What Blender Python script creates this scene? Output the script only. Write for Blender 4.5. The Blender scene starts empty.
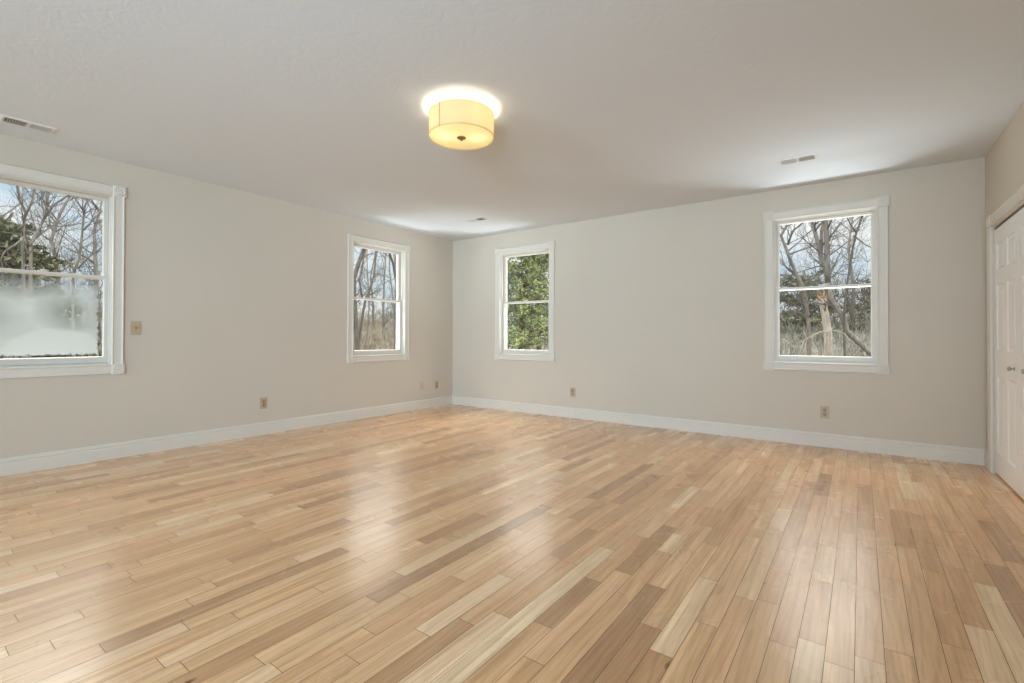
import bpy, bmesh, math, random
from mathutils import Vector, Matrix, noise as mnoise

scene = bpy.context.scene
COL = scene.collection
RND = random.Random(7)

# ------------------------------------------------------------------ camera
cam_data = bpy.data.cameras.new('camera')
cam = bpy.data.objects.new('camera', cam_data)
COL.objects.link(cam)
YAW, PITCH, ROLL = -0.6307882601, 0.0082276235, 0.0029134283
F_PX = 477.5236
fwd = Vector((math.sin(YAW) * math.cos(PITCH), math.cos(YAW) * math.cos(PITCH), math.sin(PITCH)))
right0 = Vector((math.cos(YAW), -math.sin(YAW), 0))
up0 = right0.cross(fwd)
right = right0 * math.cos(ROLL) + up0 * math.sin(ROLL)
up = -right0 * math.sin(ROLL) + up0 * math.cos(ROLL)
m = Matrix((right, up, -fwd)).transposed().to_4x4()
m.translation = Vector((4.940921, -5.254677, 0.998876))
cam.matrix_world = m
cam_data.sensor_width = 36.0
cam_data.lens = 36.0 * F_PX / 1024.0
cam_data.shift_y = -7.95348 / 1024.0
cam_data.clip_start = 0.02
cam_data.clip_end = 500
scene.camera = cam

# ------------------------------------------------------------------ view, sky, sun, fill lamps
scene.view_settings.view_transform = 'Standard'
scene.view_settings.look = 'None'
scene.view_settings.exposure = 0.06
scene.view_settings.gamma = 1.0
scene.view_settings.use_curve_mapping = False
scene.cycles.use_denoising = True
scene.cycles.max_bounces = 12
scene.cycles.diffuse_bounces = 6
scene.cycles.glossy_bounces = 6
scene.cycles.transmission_bounces = 8
scene.cycles.transparent_max_bounces = 24
scene.cycles.caustics_reflective = False
scene.cycles.caustics_refractive = False
scene.cycles.sample_clamp_indirect = 2.5


def nodes_of(mat):
    mat.use_nodes = True
    return mat.node_tree.nodes, mat.node_tree.links


SKY_LOW, SKY_HIGH = 1.0, 9.0
world = bpy.data.worlds.new('winter_sky')
scene.world = world
world.use_nodes = True
wn, wl = world.node_tree.nodes, world.node_tree.links
wn.clear()
w_out = wn.new('ShaderNodeOutputWorld')
w_bg = wn.new('ShaderNodeBackground')
w_tc = wn.new('ShaderNodeTexCoord')
w_map = wn.new('ShaderNodeMapping')
w_map.inputs['Scale'].default_value = (1.0, 1.0, 2.2)
w_noise = wn.new('ShaderNodeTexNoise')
w_noise.inputs['Scale'].default_value = 3.2
w_noise.inputs['Detail'].default_value = 6
w_noise.inputs['Roughness'].default_value = 0.55
w_ramp = wn.new('ShaderNodeValToRGB')
w_ramp.color_ramp.elements[0].position = 0.33
w_ramp.color_ramp.elements[0].color = (0.50, 0.70, 0.87, 1)
w_ramp.color_ramp.elements[1].position = 0.55
w_ramp.color_ramp.elements[1].color = (0.97, 0.985, 1.0, 1)
wl.new(w_tc.outputs['Generated'], w_map.inputs['Vector'])
wl.new(w_map.outputs['Vector'], w_noise.inputs['Vector'])
wl.new(w_noise.outputs['Fac'], w_ramp.inputs['Fac'])
# an overcast winter sky: pale at the treeline, much brighter overhead
w_sep = wn.new('ShaderNodeSeparateXYZ')
wl.new(w_tc.outputs['Generated'], w_sep.inputs['Vector'])
w_grad = wn.new('ShaderNodeMapRange')
w_grad.interpolation_type = 'SMOOTHSTEP'
w_grad.inputs['From Min'].default_value = math.sin(math.radians(12))
w_grad.inputs['From Max'].default_value = math.sin(math.radians(42))
w_grad.inputs['To Min'].default_value = SKY_LOW
w_grad.inputs['To Max'].default_value = SKY_HIGH
wl.new(w_sep.outputs['Z'], w_grad.inputs['Value'])
wl.new(w_grad.outputs['Result'], w_bg.inputs['Strength'])
w_up = wn.new('ShaderNodeMapRange')
w_up.interpolation_type = 'SMOOTHSTEP'
w_up.inputs['From Min'].default_value = math.sin(math.radians(12))
w_up.inputs['From Max'].default_value = math.sin(math.radians(24))
wl.new(w_sep.outputs['Z'], w_up.inputs['Value'])
w_mix = wn.new('ShaderNodeMix')
w_mix.data_type = 'RGBA'
w_mix.inputs['B'].default_value = (1.0, 0.955, 0.89, 1)
wl.new(w_up.outputs['Result'], w_mix.inputs['Factor'])
wl.new(w_ramp.outputs['Color'], w_mix.inputs['A'])
wl.new(w_mix.outputs['Result'], w_bg.inputs['Color'])
wl.new(w_bg.outputs['Background'], w_out.inputs['Surface'])

sun_data = bpy.data.lights.new('sun', 'SUN')
sun_data.energy = 0.8
sun_data.angle = math.radians(2.0)
sun_data.color = (1.0, 0.95, 0.87)
sun = bpy.data.objects.new('sun', sun_data)
COL.objects.link(sun)
sun.rotation_euler = Vector((-0.62, 0.62, -0.55)).to_track_quat('-Z', 'Y').to_euler()


def area_light(name, loc, target, sx, sy, energy, color, spread=180):
    d = bpy.data.lights.new(name, 'AREA')
    d.shape = 'RECTANGLE'
    d.size, d.size_y = sx, sy
    d.energy = energy
    d.spread = math.radians(spread)
    d.color = color
    o = bpy.data.objects.new(name, d)
    COL.objects.link(o)
    o.location = loc
    o.rotation_euler = (Vector(target) - Vector(loc)).to_track_quat('-Z', 'Y').to_euler()
    return o


H = 2.44          # ceiling height
W = 5.739         # width of the window wall
YB = -11.5         # rear wall, behind the camera
# added fill lamps standing in for daylight: by the rear and side walls
# behind the camera, and low outside three windows, aimed up into the room
E_REAR, E_SIDE, E_WIN = 116.0, 96.0, 110.0
C_FILL = (0.47, 0.72, 1.0)
area_light('rear_fill', (1.45, YB + 0.5, 1.25), (3.6, 0, 1.9), 2.4, 1.7, E_REAR, (0.57, 0.765, 0.92), 115)
for ly in (-7.2, -8.8, -10.4):
    area_light('side_fill', (W - 0.28, ly, 1.25), (0, -0.5 + 0.3 * (ly + 8.8), 1.55), 0.5, 1.7, E_SIDE / 3, (0.51, 0.725, 0.92), 85)
for lx, ly, lz, tx, ty, tz, sx, sy, e_ in ((-0.9, -2.25, 0.25, 0.9, -0.25, 1.9, 1.3, 0.7, 0.7), (2.25, 0.9, 0.25, 0.25, -0.9, 1.9, 1.3, 0.7, 0.7), (4.657, 0.75, 0.25, 4.657, -1.6, H, 1.3, 0.7, 0.72)):
    area_light('window_fill', (lx, ly, lz), (tx, ty, tz), sx, sy, E_WIN * e_, (0.86, 0.93, 1.0))


# portals: tell the sampler that sky light reaches the room through the four windows
for lx, ly, tx, ty in ((-0.14, -4.436, 1, -4.436), (-0.14, -1.34, 1, -1.34), (1.298, 0.14, 1.298, -1), (4.657, 0.14, 4.657, -1)):
    p_ = area_light('window_portal', (lx, ly, 1.461), (tx, ty, 1.461), 0.80, 1.38, 1.0, (1, 1, 1))
    p_.data.cycles.is_portal = True


# ------------------------------------------------------------------ materials
def principled(name, color, rough=0.5, spec=0.5, metallic=0.0):
    mat = bpy.data.materials.new(name)
    n, l = nodes_of(mat)
    b = n['Principled BSDF']
    b.inputs['Base Color'].default_value = (*color, 1)
    b.inputs['Roughness'].default_value = rough
    b.inputs['Specular IOR Level'].default_value = spec
    b.inputs['Metallic'].default_value = metallic
    return mat


def add_bump(mat, scale, strength, dist=0.002, detail=4, kind='noise', distortion=0.0):
    n, l = nodes_of(mat)
    b = n['Principled BSDF']
    tc = n.new('ShaderNodeTexCoord')
    t = n.new('ShaderNodeTexNoise')
    t.inputs['Scale'].default_value = scale
    t.inputs['Detail'].default_value = detail
    t.inputs['Distortion'].default_value = distortion
    bp = n.new('ShaderNodeBump')
    bp.inputs['Strength'].default_value = strength
    bp.inputs['Distance'].default_value = dist
    l.new(tc.outputs['Object'], t.inputs['Vector'])
    l.new(t.outputs['Fac'], bp.inputs['Height'])
    l.new(bp.outputs['Normal'], b.inputs['Normal'])
    return mat


def noise_color(mat, scale, c1, c2, lo=0.35, hi=0.65, detail=4, stretch=(1, 1, 1)):
    n, l = nodes_of(mat)
    b = n['Principled BSDF']
    tc = n.new('ShaderNodeTexCoord')
    mp = n.new('ShaderNodeMapping')
    mp.inputs['Scale'].default_value = stretch
    t = n.new('ShaderNodeTexNoise')
    t.inputs['Scale'].default_value = scale
    t.inputs['Detail'].default_value = detail
    r = n.new('ShaderNodeValToRGB')
    r.color_ramp.elements[0].position, r.color_ramp.elements[0].color = lo, (*c1, 1)
    r.color_ramp.elements[1].position, r.color_ramp.elements[1].color = hi, (*c2, 1)
    l.new(tc.outputs['Object'], mp.inputs['Vector'])
    l.new(mp.outputs['Vector'], t.inputs['Vector'])
    l.new(t.outputs['Fac'], r.inputs['Fac'])
    l.new(r.outputs['Color'], b.inputs['Base Color'])
    return mat


M = {}
M['wall'] = noise_color(add_bump(principled('greige_wall_paint', (0.6, 0.55, 0.49), 0.85, 0.2), 180, 0.06, 0.001),
                        1.3, (0.61, 0.54, 0.448), (0.625, 0.553, 0.46))
M['ceiling'] = add_bump(principled('textured_white_ceiling', (0.715, 0.75, 0.78), 0.9, 0.15), 11, 0.19, 0.006, 5, distortion=2.2)
M['trim'] = principled('white_trim_paint', (0.705, 0.65, 0.57), 0.5, 0.3)
M['door'] = add_bump(principled('white_door_paint', (0.85, 0.82, 0.785), 0.42, 0.4), 90, 0.03, 0.001)
M['vinyl'] = principled('white_vinyl', (0.685, 0.64, 0.57), 0.35, 0.4)
M['almond'] = principled('almond_plastic', (0.50, 0.375, 0.245), 0.35, 0.5)
M['almond_pale'] = principled('pale_almond_plastic', (0.55, 0.49, 0.40), 0.35, 0.5)
M['almond_dark'] = principled('almond_device_plastic', (0.36, 0.27, 0.16), 0.35, 0.5)
M['slot'] = principled('dark_slot', (0.05, 0.04, 0.03), 0.6, 0.2)
M['nickel'] = principled('brushed_nickel', (0.45, 0.42, 0.38), 0.32, 0.5, 1.0)
M['bronze'] = principled('antique_brass', (0.32, 0.21, 0.09), 0.35, 0.5, 1.0)
M['vent'] = principled('vent_white_enamel', (0.74, 0.73, 0.71), 0.4, 0.4)
M['duct'] = principled('duct_shade_black', (0.03, 0.03, 0.03), 0.8, 0.1)
M['track'] = principled('dark_metal_track', (0.08, 0.075, 0.07), 0.5, 0.4)
M['screw'] = principled('screw_metal', (0.4, 0.36, 0.3), 0.4, 0.5, 0.8)


def make_glass():
    mat = bpy.data.materials.new('window_glass')
    n, l = nodes_of(mat)
    n.clear()
    out = n.new('ShaderNodeOutputMaterial')
    mix = n.new('ShaderNodeMixShader')
    tr = n.new('ShaderNodeBsdfTransparent')
    tr.inputs['Color'].default_value = (0.97, 0.985, 0.98, 1)
    gl = n.new('ShaderNodeBsdfGlossy')
    gl.inputs['Roughness'].default_value = 0.02
    lw = n.new('ShaderNodeLayerWeight')
    lw.inputs['Blend'].default_value = 0.5
    pw = n.new('ShaderNodeMath')
    pw.operation = 'POWER'
    pw.inputs[1].default_value = 5.0
    l.new(lw.outputs['Facing'], pw.inputs[0])
    ma = n.new('ShaderNodeMath')
    ma.operation = 'MULTIPLY_ADD'
    ma.inputs[1].default_value = 0.96
    ma.inputs[2].default_value = 0.035
    l.new(pw.outputs[0], ma.inputs[0])
    l.new(ma.outputs[0], mix.inputs['Fac'])
    l.new(tr.outputs['BSDF'], mix.inputs[1])
    l.new(gl.outputs['BSDF'], mix.inputs[2])
    l.new(mix.outputs['Shader'], out.inputs['Surface'])
    return mat


M['glass'] = make_glass()


def make_fogged():
    """condensation between the panes: a milky film with a clear ragged margin"""
    mat = bpy.data.materials.new('fogged_glass')
    n, l = nodes_of(mat)
    n.clear()
    out = n.new('ShaderNodeOutputMaterial')
    tc = n.new('ShaderNodeTexCoord')
    sep = n.new('ShaderNodeSeparateXYZ')
    l.new(tc.outputs['Object'], sep.inputs['Vector'])

    def math_(op, a, b=None, clamp=False):
        q = n.new('ShaderNodeMath')
        q.operation = op
        q.use_clamp = clamp
        for i, v in enumerate((a, b)):
            if v is None:
                continue
            if isinstance(v, (int, float)):
                q.inputs[i].default_value = v
            else:
                l.new(v, q.inputs[i])
        return q.outputs[0]

    def noise(scale, detail, seed):
        mp = n.new('ShaderNodeMapping')
        mp.inputs['Location'].default_value = (seed, seed * 2, seed)
        l.new(tc.outputs['Object'], mp.inputs['Vector'])
        t = n.new('ShaderNodeTexNoise')
        t.inputs['Scale'].default_value = scale
        t.inputs['Detail'].default_value = detail
        l.new(mp.outputs['Vector'], t.inputs['Vector'])
        return t.outputs['Fac']

    x, z = sep.outputs['X'], sep.outputs['Z']
    wob = math_('MULTIPLY', math_('SUBTRACT', noise(38, 4, 1.0), 0.5), 0.05)
    wob2 = math_('MULTIPLY', math_('SUBTRACT', noise(9, 3, 4.0), 0.5), 0.12)
    # distance to the pane's edges: x runs -0.36..0.36, z from the sash base 0.05..0.68
    dr = math_('SUBTRACT', 0.335, x)
    dbot = math_('SUBTRACT', z, 0.076)
    # the clear strip under the meeting rail is deeper towards the far side
    dtop = math_('SUBTRACT', math_('ADD', 0.705, math_('MULTIPLY', math_('ADD', x, 0.30), 0.05)), z)
    dtop = math_('ADD', dtop, wob2)
    e = math_('ADD', math_('MINIMUM', dr, dbot), wob)
    side = math_('MULTIPLY', e, 60.0, True)
    top = math_('MULTIPLY', dtop, 4.5, True)
    mask = math_('MULTIPLY', side, top, True)
    # wiped patches: a soft rounded clearing and a denser lobe low down
    cx = math_('MULTIPLY', math_('SUBTRACT', x, 0.17), 4.6)
    cz = math_('MULTIPLY', math_('SUBTRACT', z, 0.42), 5.6)
    rr = math_('SQRT', math_('ADD', math_('MULTIPLY', cx, cx), math_('MULTIPLY', cz, cz)))
    clear = math_('SUBTRACT', 1.0, math_('MULTIPLY', math_('SUBTRACT', 1.1, rr), 0.55, True))
    ex = math_('MULTIPLY', math_('SUBTRACT', x, 0.08), 3.2)
    ez = math_('MULTIPLY', math_('SUBTRACT', z, 0.07), 4.4)
    er = math_('SQRT', math_('ADD', math_('MULTIPLY', ex, ex), math_('MULTIPLY', ez, ez)))
    lobe = math_('MULTIPLY', math_('MULTIPLY', math_('SUBTRACT', 1.0, er), 3.5, True), 0.40)
    body = math_('MULTIPLY', math_('ADD', 0.55, math_('MULTIPLY', noise(4.5, 6, 9.0), 0.60)), clear)
    dens = math_('MULTIPLY', mask, math_('ADD', body, lobe), True)
    tr = n.new('ShaderNodeBsdfTransparent')
    tr.inputs['Color'].default_value = (0.97, 0.985, 0.98, 1)
    tl = n.new('ShaderNodeBsdfTranslucent')
    tl.inputs['Color'].default_value = (0.255, 0.285, 0.288, 1)
    df = n.new('ShaderNodeBsdfDiffuse')
    df.inputs['Color'].default_value = (0.60, 0.63, 0.62, 1)
    m1 = n.new('ShaderNodeMixShader')
    m1.inputs['Fac'].default_value = 0.25
    l.new(tl.outputs['BSDF'], m1.inputs[1])
    l.new(df.outputs['BSDF'], m1.inputs[2])
    m2 = n.new('ShaderNodeMixShader')
    l.new(dens, m2.inputs['Fac'])
    l.new(tr.outputs['BSDF'], m2.inputs[1])
    l.new(m1.outputs['Shader'], m2.inputs[2])
    l.new(m2.outputs['Shader'], out.inputs['Surface'])
    return mat


M['fog'] = make_fogged()


def make_shade(name, color, trans, gloss):
    mat = bpy.data.materials.new(name)
    n, l = nodes_of(mat)
    n.clear()
    out = n.new('ShaderNodeOutputMaterial')
    tl = n.new('ShaderNodeBsdfTranslucent')
    tl.inputs['Color'].default_value = (*color, 1)
    df = n.new('ShaderNodeBsdfDiffuse')
    df.inputs['Color'].default_value = (*gloss, 1)
    mx = n.new('ShaderNodeMixShader')
    mx.inputs['Fac'].default_value = trans
    l.new(df.outputs['BSDF'], mx.inputs[1])
    l.new(tl.outputs['BSDF'], mx.inputs[2])
    l.new(mx.outputs['Shader'], out.inputs['Surface'])
    return mat


M['shade'] = make_shade('linen_lamp_shade', (0.97, 0.87, 0.65), 0.8, (0.80, 0.73, 0.60))
M['shade_seam'] = make_shade('shade_seam_tape', (0.50, 0.40, 0.26), 0.5, (0.50, 0.42, 0.30))
M['diffuser'] = make_shade('frosted_diffuser', (0.98, 0.91, 0.71), 0.86, (0.80, 0.74, 0.6))
M['bulb'] = bpy.data.materials.new('lit_bulb_glass')
n_, l_ = nodes_of(M['bulb'])
n_.clear()
bo_, bm_, bt_, be_ = (n_.new(t) for t in ('ShaderNodeOutputMaterial', 'ShaderNodeMixShader', 'ShaderNodeBsdfTransparent', 'ShaderNodeEmission'))
be_.inputs['Color'].default_value = (1, 0.88, 0.68, 1)
be_.inputs['Strength'].default_value = 4.0
bm_.inputs['Fac'].default_value = 0.3
l_.new(bt_.outputs['BSDF'], bm_.inputs[1])
l_.new(be_.outputs['Emission'], bm_.inputs[2])
l_.new(bm_.outputs['Shader'], bo_.inputs['Surface'])


def make_floor():
    mat = bpy.data.materials.new('oak_strip_floor')
    n, l = nodes_of(mat)
    b = n['Principled BSDF']
    tone = n.new('ShaderNodeAttribute'); tone.attribute_name = 'tone'
    seed = n.new('ShaderNodeAttribute'); seed.attribute_name = 'seed'
    hue = n.new('ShaderNodeAttribute'); hue.attribute_name = 'hue'
    tc = n.new('ShaderNodeTexCoord')
    off = n.new('ShaderNodeCombineXYZ')

    def mul(a, k):
        q = n.new('ShaderNodeMath'); q.operation = 'MULTIPLY'
        l.new(a, q.inputs[0]); q.inputs[1].default_value = k
        return q.outputs[0]

    l.new(mul(seed.outputs['Fac'], 37.0), off.inputs['X'])
    l.new(mul(seed.outputs['Fac'], 91.0), off.inputs['Y'])
    l.new(mul(seed.outputs['Fac'], 53.0), off.inputs['Z'])
    add = n.new('ShaderNodeVectorMath'); add.operation = 'ADD'
    l.new(tc.outputs['Object'], add.inputs[0]); l.new(off.outputs['Vector'], add.inputs[1])

    def mapped(sc):
        mp = n.new('ShaderNodeMapping'); mp.inputs['Scale'].default_value = sc
        l.new(add.outputs['Vector'], mp.inputs['Vector'])
        return mp.outputs['Vector']

    # base colour of the strip
    ramp = n.new('ShaderNodeValToRGB')
    cr = ramp.color_ramp
    cr.elements[0].position = 0.0; cr.elements[0].color = (0.44, 0.245, 0.125, 1)
    cr.elements[1].position = 1.0; cr.elements[1].color = (0.92, 0.695, 0.45, 1)
    e = cr.elements.new(0.30); e.color = (0.72, 0.425, 0.215, 1)
    e = cr.elements.new(0.70); e.color = (0.86, 0.555, 0.31, 1)
    l.new(tone.outputs['Fac'], ramp.inputs['Fac'])
    # warm / pinkish variation from strip to strip
    hm = n.new('ShaderNodeMix'); hm.data_type = 'RGBA'; hm.blend_type = 'MULTIPLY'
    hr = n.new('ShaderNodeValToRGB')
    hr.color_ramp.elements[0].color = (1.03, 0.975, 0.95, 1)
    hr.color_ramp.elements[1].color = (0.99, 0.975, 0.93, 1)
    l.new(hue.outputs['Fac'], hr.inputs['Fac'])
    hm.inputs['Factor'].default_value = 1.0
    l.new(ramp.outputs['Color'], hm.inputs['A']); l.new(hr.outputs['Color'], hm.inputs['B'])
    # cathedral figure
    wav = n.new('ShaderNodeTexWave'); wav.wave_type = 'BANDS'; wav.bands_direction = 'X'
    wav.inputs['Scale'].default_value = 6.0
    wav.inputs['Distortion'].default_value = 14.0
    wav.inputs['Detail'].default_value = 2.0
    wav.inputs['Detail Scale'].default_value = 0.7
    l.new(mapped((1.9, 0.28, 1.0)), wav.inputs['Vector'])
    wr = n.new('ShaderNodeValToRGB')
    wr.color_ramp.elements[0].position = 0.0; wr.color_ramp.elements[0].color = (0.74, 0.68, 0.60, 1)
    wr.color_ramp.elements[1].position = 0.38; wr.color_ramp.elements[1].color = (1.02, 1.02, 1.02, 1)
    l.new(wav.outputs['Color'], wr.inputs['Fac'])
    m1 = n.new('ShaderNodeMix'); m1.data_type = 'RGBA'; m1.blend_type = 'MULTIPLY'
    m1.inputs['Factor'].default_value = 0.34
    l.new(hm.outputs['Result'], m1.inputs['A']); l.new(wr.outputs['Color'], m1.inputs['B'])
    # pores
    pn = n.new('ShaderNodeTexNoise'); pn.inputs['Scale'].default_value = 1.0; pn.inputs['Detail'].default_value = 5
    l.new(mapped((170.0, 7.0, 1.0)), pn.inputs['Vector'])
    pr = n.new('ShaderNodeValToRGB')
    pr.color_ramp.elements[0].position = 0.30; pr.color_ramp.elements[0].color = (0.80, 0.75, 0.69, 1)
    pr.color_ramp.elements[1].position = 0.55; pr.color_ramp.elements[1].color = (1.03, 1.03, 1.03, 1)
    l.new(pn.outputs['Fac'], pr.inputs['Fac'])
    m2 = n.new('ShaderNodeMix'); m2.data_type = 'RGBA'; m2.blend_type = 'MULTIPLY'
    m2.inputs['Factor'].default_value = 0.5
    l.new(m1.outputs['Result'], m2.inputs['A']); l.new(pr.outputs['Color'], m2.inputs['B'])
    # broad streaks and heartwood clouds
    bn = n.new('ShaderNodeTexNoise'); bn.inputs['Scale'].default_value = 1.0; bn.inputs['Detail'].default_value = 3
    l.new(mapped((26.0, 2.2, 1.0)), bn.inputs['Vector'])
    br = n.new('ShaderNodeValToRGB')
    br.color_ramp.elements[0].position = 0.30; br.color_ramp.elements[0].color = (0.84, 0.79, 0.74, 1)
    br.color_ramp.elements[1].position = 0.66; br.color_ramp.elements[1].color = (1.10, 1.12, 1.15, 1)
    l.new(bn.outputs['Fac'], br.inputs['Fac'])
    m3 = n.new('ShaderNodeMix'); m3.data_type = 'RGBA'; m3.blend_type = 'MULTIPLY'
    m3.inputs['Factor'].default_value = 0.75
    l.new(m2.outputs['Result'], m3.inputs['A']); l.new(br.outputs['Color'], m3.inputs['B'])
    # pale sapwood running along some strips, brown heartwood flames in others
    sn_ = n.new('ShaderNodeTexNoise'); sn_.inputs['Scale'].default_value = 1.0; sn_.inputs['Detail'].default_value = 2
    l.new(mapped((15.0, 0.75, 3.0)), sn_.inputs['Vector'])
    sr = n.new('ShaderNodeValToRGB')
    sr.color_ramp.elements[0].position = 0.30; sr.color_ramp.elements[0].color = (0.74, 0.68, 0.58, 1)
    sr.color_ramp.elements[1].position = 0.655; sr.color_ramp.elements[1].color = (1.24, 1.29, 1.32, 1)
    e = sr.color_ramp.elements.new(0.36); e.color = (1, 1, 1, 1)
    e = sr.color_ramp.elements.new(0.62); e.color = (1, 1, 1, 1)
    l.new(sn_.outputs['Fac'], sr.inputs['Fac'])
    m3b = n.new('ShaderNodeMix'); m3b.data_type = 'RGBA'; m3b.blend_type = 'MULTIPLY'
    m3b.inputs['Factor'].default_value = 0.8
    l.new(m3.outputs['Result'], m3b.inputs['A']); l.new(sr.outputs['Color'], m3b.inputs['B'])
    # small knots
    vn = n.new('ShaderNodeTexVoronoi'); vn.inputs['Scale'].default_value = 1.0
    l.new(mapped((9.0, 3.4, 1.0)), vn.inputs['Vector'])
    vr = n.new('ShaderNodeValToRGB')
    vr.color_ramp.elements[0].position = 0.035; vr.color_ramp.elements[0].color = (0.35, 0.24, 0.16, 1)
    vr.color_ramp.elements[1].position = 0.11; vr.color_ramp.elements[1].color = (1, 1, 1, 1)
    l.new(vn.outputs['Distance'], vr.inputs['Fac'])
    kn = n.new('ShaderNodeMath'); kn.operation = 'GREATER_THAN'; kn.inputs[1].default_value = 0.80
    cs = n.new('ShaderNodeSeparateColor')
    l.new(vn.outputs['Color'], cs.inputs['Color'])
    l.new(cs.outputs['Red'], kn.inputs[0])
    m4 = n.new('ShaderNodeMix'); m4.data_type = 'RGBA'; m4.blend_type = 'MULTIPLY'
    l.new(kn.outputs[0], m4.inputs['Factor'])
    l.new(m3b.outputs['Result'], m4.inputs['A']); l.new(vr.outputs['Color'], m4.inputs['B'])
    l.new(m4.outputs['Result'], b.inputs['Base Color'])
    b.inputs['Roughness'].default_value = 0.26
    b.inputs['Specular IOR Level'].default_value = 0.5
    b.inputs['Coat Weight'].default_value = 0.4
    b.inputs['Coat Roughness'].default_value = 0.2
    rn = n.new('ShaderNodeTexNoise'); rn.inputs['Scale'].default_value = 2.5; rn.inputs['Detail'].default_value = 3
    l.new(tc.outputs['Object'], rn.inputs['Vector'])
    rr = n.new('ShaderNodeMapRange')
    rr.inputs['To Min'].default_value = 0.22; rr.inputs['To Max'].default_value = 0.32
    l.new(rn.outputs['Fac'], rr.inputs['Value']); l.new(rr.outputs['Result'], b.inputs['Roughness'])
    bp = n.new('ShaderNodeBump'); bp.inputs['Strength'].default_value = 0.12; bp.inputs['Distance'].default_value = 0.001
    l.new(pn.outputs['Fac'], bp.inputs['Height']); l.new(bp.outputs['Normal'], b.inputs['Normal'])
    return mat


M['floor'] = make_floor()
M['seam'] = principled('floor_seam', (0.10, 0.055, 0.03), 0.8, 0.1)


# ------------------------------------------------------------------ object helpers
def link(name, bm, mat, parent=None, smooth=False):
    me = bpy.data.meshes.new(name)
    bmesh.ops.recalc_face_normals(bm, faces=bm.faces)
    bm.to_mesh(me)
    bm.free()
    if smooth:
        for p in me.polygons:
            p.use_smooth = True
        try:
            me.set_sharp_from_angle(angle=math.radians(35))
        except Exception:
            pass
    for mm in (mat if isinstance(mat, (list, tuple)) else [mat]):
        me.materials.append(mm)
    o = bpy.data.objects.new(name, me)
    COL.objects.link(o)
    if parent:
        o.parent = parent
    return o


def empty(name, loc, rotz=0.0):
    o = bpy.data.objects.new(name, None)
    o.empty_display_size = 0.1
    o.location = loc
    o.rotation_euler = (0, 0, rotz)
    COL.objects.link(o)
    return o


def tag(o, label=None, cat=None, group=None, kind=None):
    for k, v in (('label', label), ('category', cat), ('group', group), ('kind', kind)):
        if v:
            o[k] = v
    return o


def box(bm, x0, x1, y0, y1, z0, z1, bevel=0.0):
    r = bmesh.ops.create_cube(bm, size=1.0)
    vs = r['verts']
    bmesh.ops.scale(bm, vec=(x1 - x0, y1 - y0, z1 - z0), verts=vs)
    bmesh.ops.translate(bm, vec=((x0 + x1) / 2, (y0 + y1) / 2, (z0 + z1) / 2), verts=vs)
    if bevel:
        es = list({e for v in vs for e in v.link_edges})
        bmesh.ops.bevel(bm, geom=es, offset=bevel, segments=2, affect='EDGES', profile=0.6)


def sweep(bm, prof, a, b, n_dir, t_dir):
    """extrude a profile [(across, out)] from a to b; across goes along t_dir, out along n_dir"""
    a, b = Vector(a), Vector(b)
    n_dir, t_dir = Vector(n_dir), Vector(t_dir)
    r0 = [bm.verts.new(a + t_dir * s + n_dir * d) for s, d in prof]
    r1 = [bm.verts.new(b + t_dir * s + n_dir * d) for s, d in prof]
    k = len(prof)
    for i in range(k):
        j = (i + 1) % k
        bm.faces.new((r0[i], r0[j], r1[j], r1[i]))
    bm.faces.new(r0)
    bm.faces.new(list(reversed(r1)))


def lathe(bm, prof, axis_o, axis_d, ref, seg=24):
    """prof [(radius, along)] spun about axis_d through axis_o"""
    o, d, r = Vector(axis_o), Vector(axis_d).normalized(), Vector(ref).normalized()
    s = d.cross(r)
    rings = []
    for rad, al in prof:
        if rad < 1e-6:
            rings.append([bm.verts.new(o + d * al)])
        else:
            rings.append([bm.verts.new(o + d * al + (r * math.cos(2 * math.pi * i / seg) + s * math.sin(2 * math.pi * i / seg)) * rad) for i in range(seg)])
    for A, B in zip(rings, rings[1:]):
        for i in range(seg):
            j = (i + 1) % seg
            if len(A) == 1 and len(B) == 1:
                continue
            if len(A) == 1:
                bm.faces.new((A[0], B[i], B[j]))
            elif len(B) == 1:
                bm.faces.new((A[i], A[j], B[0]))
            else:
                bm.faces.new((A[i], A[j], B[j], B[i]))


# ------------------------------------------------------------------ room shell
T = 0.16   # wall thickness
WIN_W, WIN_H = 0.80, 1.376          # clear opening inside the casing
WIN_Z = 0.773
HOLE = 0.012                        # jamb thickness hidden behind the casing
CAS = 0.086                         # corner block size


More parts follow.
